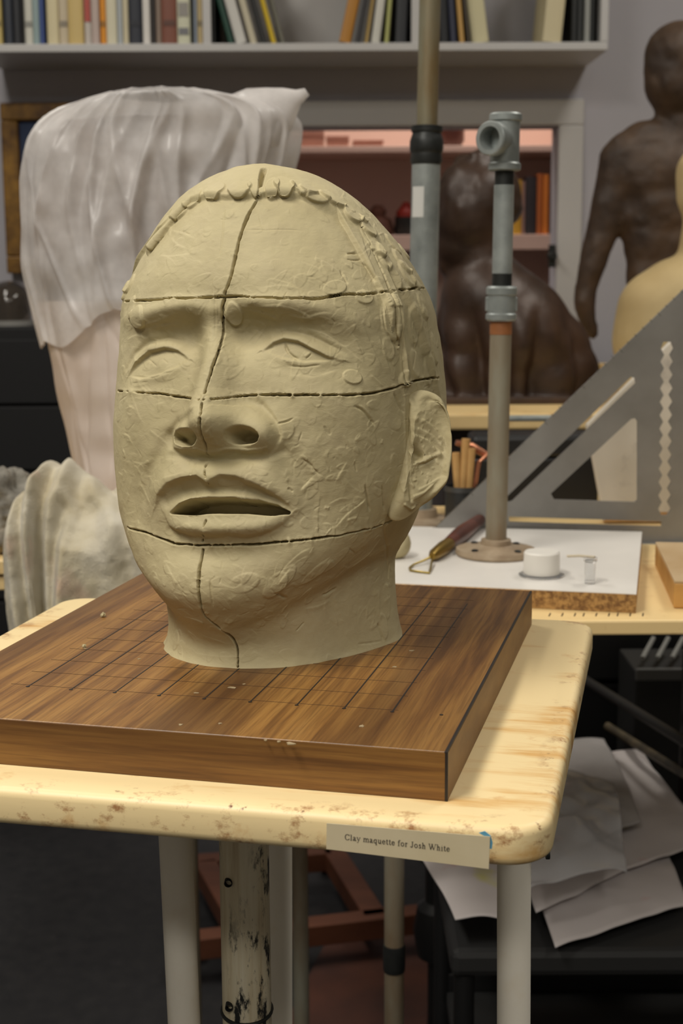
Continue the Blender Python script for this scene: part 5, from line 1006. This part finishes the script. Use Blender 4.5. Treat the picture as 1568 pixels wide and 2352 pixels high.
def build_bagged():
    Y = 1.76; org = at(330,1060,Y); zb = Z2
    # silhouette rows: picture y -> left x, right x
    rows = [(212,300,420),(222,200,560),(240,150,640),(270,95,690),(300,65,690),(350,45,682),(420,32,660),(500,36,640),(600,50,640),(700,72,640),(760,92,640),(830,108,640),(900,120,640),(980,138,630),(1060,155,620),(1130,165,610),(1225,170,600)]
    ry = np.array([r[0] for r in rows], float); L_ = np.array([at(r[1], r[0], Y)[0] for r in rows]); R_ = np.array([at(r[2], r[0], Y)[0] for r in rows]); Z = np.array([at(300, r[0], Y)[2] for r in rows])
    zz = np.linspace(Z[0], zb+.001, 240); lx = np.interp(-zz, -Z, L_); rx = np.interp(-zz, -Z, R_)
    k = np.ones(13)/13; lx = np.convolve(np.pad(lx, 6, 'edge'), k, 'valid'); rx = np.convolve(np.pad(rx, 6, 'edge'), k, 'valid')
    na = 420; a = np.linspace(0, 2*np.pi, na, endpoint=False)
    def surf(z, lx, rx, inset, fold, seed, depth=.105, hem=False):
        cx = (lx+rx)/2; hw = (rx-lx)/2-inset; n = len(z); G = np.zeros((n, na, 3)); hd = np.minimum(depth-inset, hw*1.1)
        top = np.clip((z.max()-z)/.10, 0, 1)
        rng = np.random.RandomState(seed); f = np.zeros((n, na))
        for q in range(60):   # fanning creases
            a0 = rng.uniform(0, 2*np.pi); sl = rng.normal(0, 1.3); w = rng.uniform(.02, .06); am = rng.uniform(.3, 1)*rng.choice([1, 1, -.7]); z0 = rng.uniform(z.min(), z.max()); ln = rng.uniform(.10, .32)
            da = (a[None]-a0-sl*(z[:, None]-z0)+np.pi) % (2*np.pi)-np.pi; f += am*np.exp(-np.abs(da/w)**1.5)*np.exp(-((z[:, None]-z0)/ln)**2)
        G[:,:,0] = cx[:, None]+(hw[:, None]+fold*f*np.abs(np.sin(a))[None])*np.cos(a); G[:,:,1] = Y+.02+(hd[:, None]+fold*f)*np.sin(a); G[:,:,2] = z[:, None]+fold*.3*f*top[:, None]
        V = G.reshape(-1, 3); V[:,1] += vnoise(V, 14, seed)*fold*.9+vnoise(V, 40, seed+1)*fold*.35; V[:,0] += vnoise(V, 18, seed+2)*fold*.35
        V = V.reshape(n, na, 3)
        if hem: V[:,:,2] += (np.linspace(0, 1, n)**5)[:, None]*(.020*np.sin(a*3+.6)+.010*np.sin(a*7+2)-.012)[None]
        return V
    root = thing('bagged_sculpture', (org[0], Y, zb), 'sculpture wrapped in cloth under a milky plastic bag with a knotted corner', 'sculpture'); o = np.array([org[0], Y, zb])
    cl = mottled('pinkish_cloth', srgb(216, 202, 192), srgb(200, 182, 168), 5, .55); inner = mottled('brown_clay_under_bag', srgb(140, 112, 90), srgb(84, 62, 48), 7, .8)
    # milky translucent polythene
    bag = bpy.data.materials.new('milky_polythene'); bag.use_nodes = True; nt = bag.node_tree; nt.nodes.remove(nt.nodes['Principled BSDF']); out = nt.nodes['Material Output']
    pb = nt.nodes.new('ShaderNodeBsdfPrincipled'); pb.inputs['Base Color'].default_value = (*srgb(236, 232, 230), 1); pb.inputs['Roughness'].default_value = .32; tr = nt.nodes.new('ShaderNodeBsdfTransparent'); tl = nt.nodes.new('ShaderNodeBsdfTranslucent'); tl.inputs[0].default_value = (*srgb(238, 232, 228), 1)
    m1 = nt.nodes.new('ShaderNodeMixShader'); m1.inputs[0].default_value = .25; nt.links.new(pb.outputs[0], m1.inputs[1]); nt.links.new(tl.outputs[0], m1.inputs[2]); m2 = nt.nodes.new('ShaderNodeMixShader'); nt.links.new(m1.outputs[0], m2.inputs[1]); nt.links.new(tr.outputs[0], m2.inputs[2]); n = noise(nt, coords(nt), 10, 4, .6); nt.links.new(ramp(nt, n, [(.38, BW(.08)), (.62, BW(.42))]), m2.inputs[0]); nt.links.new(m2.outputs[0], out.inputs[0])
    hem = at(100,745,Y)[2]; up_ = zz >= hem
    obj('plastic_bag', grid_mesh('plastic_bag', (surf(zz[up_], lx[up_], rx[up_], 0, .013, 3, hem=True)-o)[:, ::-1], bag, cap0=False), root)
    lo = zz <= hem+.03; obj('cloth_wrap', grid_mesh('cloth_wrap', (surf(zz[lo], lx[lo], rx[lo], .004, .008, 8, .10)-o)[:, ::-1], cl), root)
    ins = zz < zz.max()-.03; wob = .022+.010*np.sin(np.arange(ins.sum())*.06); obj('wrapped_figure', grid_mesh('wrapped_figure', (surf(zz[ins], lx[ins], rx[ins], wob, .012, 21, .10)-o)[:, ::-1], inner, cap0=False), root)
    # twisted corner of the bag
    c0 = at(600,262,Y-.02); pts = []; rr = []
    for x, y, r in ((560,300,.045),(605,275,.040),(640,252,.028),(668,232,.017),(686,222,.0085),(695,219,.009),(703,226,.006)): q = at(x, y, Y-.01); pts.append(tuple(q-o)); rr.append(r)
    b = MB(); b.tube(pts, rr, 40); me = new_mesh('bag_corner', b.v, b.f, bag, True); v = vcoords(me); v += np.stack([vnoise(v, 40, 3)*.003, vnoise(v, 36, 4)*.004, vnoise(v, 44, 5)*.003], 1); vset(me, v); obj('bag_corner', me, root)
# ------------------------------------------------------------------ under the tables
def patch(name, cs, m, nu=40, nv=40, sag=0, wr=.004, seed=1, parent=None, th=.0008, org=None):
    """sheet from four corners (world), with sag and creases"""
    c = [np.array(p, float) for p in cs]; u = np.linspace(0, 1, nu)[None, :, None]; v = np.linspace(0, 1, nv)[:, None, None]
    G = (1-v)*((1-u)*c[0]+u*c[1])+v*((1-u)*c[3]+u*c[2]); G = np.array(G); G[:,:,2] += sag*4*(v*(1-v))[:,:,0]*1.0+sag*2*(u*(1-u))[:,:,0]
    V = G.reshape(-1, 3); V[:,2] += vnoise(V, 12, seed)*wr*2+vnoise(V, 35, seed+1)*wr; org = np.array(org if org is not None else V.mean(0)); V = V-org
    me = grid_mesh(name, V.reshape(nv, nu, 3), m, wrap=False); o = obj(name, me, parent); 
    if parent is None: o.location = tuple(org)
    s = o.modifiers.new('thick', 'SOLIDIFY'); s.thickness = th; return o
def build_under():
    bk = mat('chair_black', srgb(20, 20, 21), .45); dk = mat('dark_grey_seat', srgb(40, 40, 40), .6)
    # black chair that carries the papers
    zs = .575; c = at(1400,2100,1.52); root = thing('black_chair', (c[0], 1.55, 0), 'black steel chair buried under loose papers', 'chair'); sx, sy = .19, .17
    MB().box(-sx, sx, -sy, sy, zs-.03, zs).build('seat', dk, root, bevel=.008)
    for x, y in ((-sx+.015, -sy+.015), (sx-.015, -sy+.015), (-sx+.015, sy-.015), (sx-.015, sy-.015)): MB().lathe([(.011, 0), (.011, zs-.03)], 16).build('leg', bk, root, smooth=True, loc=(x, y, 0))
    for y in (-sy+.015, sy-.015): MB().box(-sx+.02, sx-.02, y-.008, y+.008, .36, .385).build('stretcher', bk, root, bevel=.002)
    MB().box(-sx+.02, sx-.02, -sy+.02, sy-.02, .345, .36).build('lower_shelf', dk, root)
    pp = mat('drawing_paper', srgb(206, 198, 196), .8); nt = pp.node_tree; n = noise(nt, coords(nt), 9, 3, .5); cc = ramp(nt, n, [(.62, srgb(208, 200, 198)), (.70, srgb(206, 200, 120))]); n2 = noise(nt, coords(nt, loc=(4, 1, 0)), 14, 3, .5); base(pp, mix(nt, ramp(nt, n2, [(.66, BW(0)), (.74, BW(.6))]), cc, srgb(206, 150, 150)))
    z = zs+.004
    sheets = [([(1130,1800,1.62),(1460,1800,1.70),(1580,2075,1.42),(1275,2175,1.28)], -.0, 'lowest large white sheet hanging off the black chair front'),
              ([(1090,1790,1.66),(1470,1745,1.74),(1620,1950,1.45),(1230,2120,1.30)], .0, 'wide white sheet with yellow and pink marks on the paper pile'),
              ([(930,1960,1.50),(1180,1900,1.60),(1180,2160,1.33),(1045,2160,1.33)], 0, 'narrow white sheet poking out behind the white pipe leg'),
              ([(1250,1760,1.72),(1385,1750,1.74),(1470,1950,1.52),(1240,2050,1.40)], .0, 'grey-tinted sheet lying on top of the paper pile')]
    for i, (cs, sg, lab) in enumerate(sheets):
        P = [atz(q[0], q[1], .588) for q in cs]
        P = [p+np.array([0, 0, .011*i]) for p in P]; o = patch('paper_sheet', P, pp if i < 3 else mottled('grey_paper', srgb(190, 184, 182), srgb(170, 166, 164), 8, .8), 44, 44, .006, .0022, 3); tag(o, lab, 'paper', 'loose papers on the black chair')
    cl = bpy.data.materials.new('thin_clear_film'); cl.use_nodes = True; nt = cl.node_tree; b = nt.nodes['Principled BSDF']; b.inputs['Base Color'].default_value = (.72, .72, .74, 1); b.inputs['Roughness'].default_value = .22; tr = nt.nodes.new('ShaderNodeBsdfTransparent'); mx = nt.nodes.new('ShaderNodeMixShader'); mx.inputs[0].default_value = .55; nt.links.new(b.outputs[0], mx.inputs[1]); nt.links.new(tr.outputs[0], mx.inputs[2]); nt.links.new(mx.outputs[0], nt.nodes['Material Output'].inputs[0])
    tag(patch('plastic_bag', [atz(1200,1765,.642), atz(1410,1795,.642), atz(1440,2000,.642), atz(1215,2050,.642)], cl, 70, 70, .010, .006, 17, th=.0004), 'wrinkled clear plastic bag lying over the papers', 'bag')
    # tall black upright and slanted bars at the picture edge
    root = thing('folding_easel', (*atz(1560,2352,0)[:2], 0), 'black folding frame with slanted bars beside the papers', 'easel'); o = np.array([*atz(1560,2352,0)[:2], 0]); g = mat('worn_black_bar', srgb(44, 42, 40), .5)
    for a, b_, r, m_ in (((1575,1850,1.85),(1500,2352,1.75),.012,bk),((1340,1560,2.05),(1590,1715,1.7),.007,g),((1395,1668,2.0),(1590,1790,1.72),.006,mottled('scuffed_bar', srgb(110, 98, 76), srgb(60, 56, 50), 20, .5)),((1590,1500,1.72),(1575,1860,1.85),.012,bk)): MB().tube([tuple(at(*a)-o), tuple(at(*b_)-o)], r, 12).build('bar', m_, root, smooth=True)
    # black lidded box, added only to fill the dark space below the work stand
    Y = 2.15; x0, x1 = at(1235,1500,Y)[0], 1.35; root = thing('dark_filler_box', ((x0+x1)/2, Y, 0), 'large black box added to fill the dark below the plywood work stand', 'trunk'); hx = (x1-x0)/2; zt = at(1400,1420,Y)[2]
    MB().box(-hx, hx, 0, .3, .02, zt*.86).build('body', mat('filler_black', srgb(18, 18, 19), .6), root, bevel=.006); MB().box(-hx-.004, hx+.004, -.006, .306, zt*.865, zt).build('lid', mat('filler_lid', srgb(26, 26, 27), .55), root, bevel=.006)
    for x in (-hx+.03, hx-.03): MB().box(x-.02, x+.02, -.006, .0, .02, zt*.86).build('corner_strap', bk, root, bevel=.002)
    # slatted grey crate hanging in front of it
    Y = 2.0; a = at(1468,1525,Y); root = thing('slatted_crate', (a[0], Y, zt+.002-.0), 'dark crate with pale slanted slats below the work stand', 'crate')
    root.location = (a[0], 1.98, 0); zc = a[2]; MB().box(-.01, .25, 0, .12, 0, zc-.004).build('crate_body', dk, root, bevel=.003); MB().box(-.01, .25, -.006, 0, zc-.018, zc).build('front_rail', mat('rail_grey', srgb(96, 96, 94), .5), root, bevel=.002)
    sl = mat('pale_slat', srgb(150, 150, 146), .5)
    for k in range(6):
        p0 = at(1475+k*34,1512,1.985)-np.array([a[0], 1.98, 0]); p1 = at(1500+k*34,1466,2.06)-np.array([a[0], 1.98, 0]); MB().tube([tuple(p0), tuple(p1)], .0035, 10).build('slat', sl, root, smooth=True)
    # brown wooden dolly on the floor
    wd = mottled('red_brown_beam', srgb(128, 78, 54), srgb(98, 58, 40), 8, .55, stretch=(.3, 1, 1)); q = atz(700,2112,.09); root = thing('wooden_dolly', (q[0], q[1], 0), 'low red-brown wooden frame on the floor behind the stand legs', 'dolly')
    for a, b_ in (((420,2150),(1010,2082)), ((420,1972),(760,1950)), ((760,1940),(862,2100)), ((470,1975),(560,2130))):
        A = atz(*a, .09); B = atz(*b_, .09); d = B-A; L = np.linalg.norm(d); Mx = Matrix.Translation(Vector((A-np.array([q[0], q[1], .09])))+Vector((0, 0, .09))) @ Matrix.Rotation(math.atan2(d[1], d[0]), 4, 'Z'); MB().box(0, L, -.022, .022, -.04, 0, M=Mx).build('beam', wd, root, bevel=.002)
    for a in ((450,2145),(980,2085),(470,1970),(750,1950)):
        A = atz(*a, .05); MB().lathe([(.024, -.012), (.025, 0), (.024, .012)], 20, M=Matrix.Translation(Vector((A[0]-q[0], A[1]-q[1], .025)))@Matrix.Rotation(math.radians(90), 4, 'Y')).build('caster_wheel', bk, root, smooth=True)
    P = [atz(*p, .006) for p in ((760,2140),(1010,2120),(1060,2420),(620,2420))]; c = sum(P)/4; MB().prism([(p[0]-c[0], p[1]-c[1]) for p in P[::-1]], .0005, .007).build('floor_plank', mottled('red_hardboard', srgb(104, 64, 50), srgb(78, 50, 42), 6, .6), None, loc=(c[0], c[1], 0)); tag(COL.objects[-1], 'flat red-brown hardboard sheet lying on the black floor', 'board')
    # black swivel base
    w = at(1010,2100,2.0); root = thing('swivel_base', (w[0], 2.0, 0), 'black swivel column with bulging collar beside the papers', 'base'); 
    MB().lathe([(.018, .03), (.018, .25), (.034, .26), (.04, .30), (.034, .335), (.022, .345), (.022, .40), (.030, .41), (.030, .46), (.02, .47), (.02, .62)], 28).build('column', bk, root, smooth=True)
    for k in range(5):
        a = k*1.2566+.3; MB().tube([(0, 0, .075), (.12*math.cos(a), .12*math.sin(a), .06), (.19*math.cos(a), .19*math.sin(a), .045)], [.018, .015, .010], 12).build('foot', bk, root, smooth=True)
# ------------------------------------------------------------------ build everything
room = build_room()
build_shelf(); build_far_room(*room); build_left_background()
build_statues()
build_right_stand(); build_slab(); build_armature(); build_square(); build_tools()
build_left_stand(); build_towel(); build_bagged()
build_under()
build_stand(); build_board(); build_card(); build_crumbs()
build_head(*HEAD_RES)
for o in list(bpy.data.objects):
    if o.type == 'LIGHT': o['label'] = 'fluorescent ceiling lamp panel'
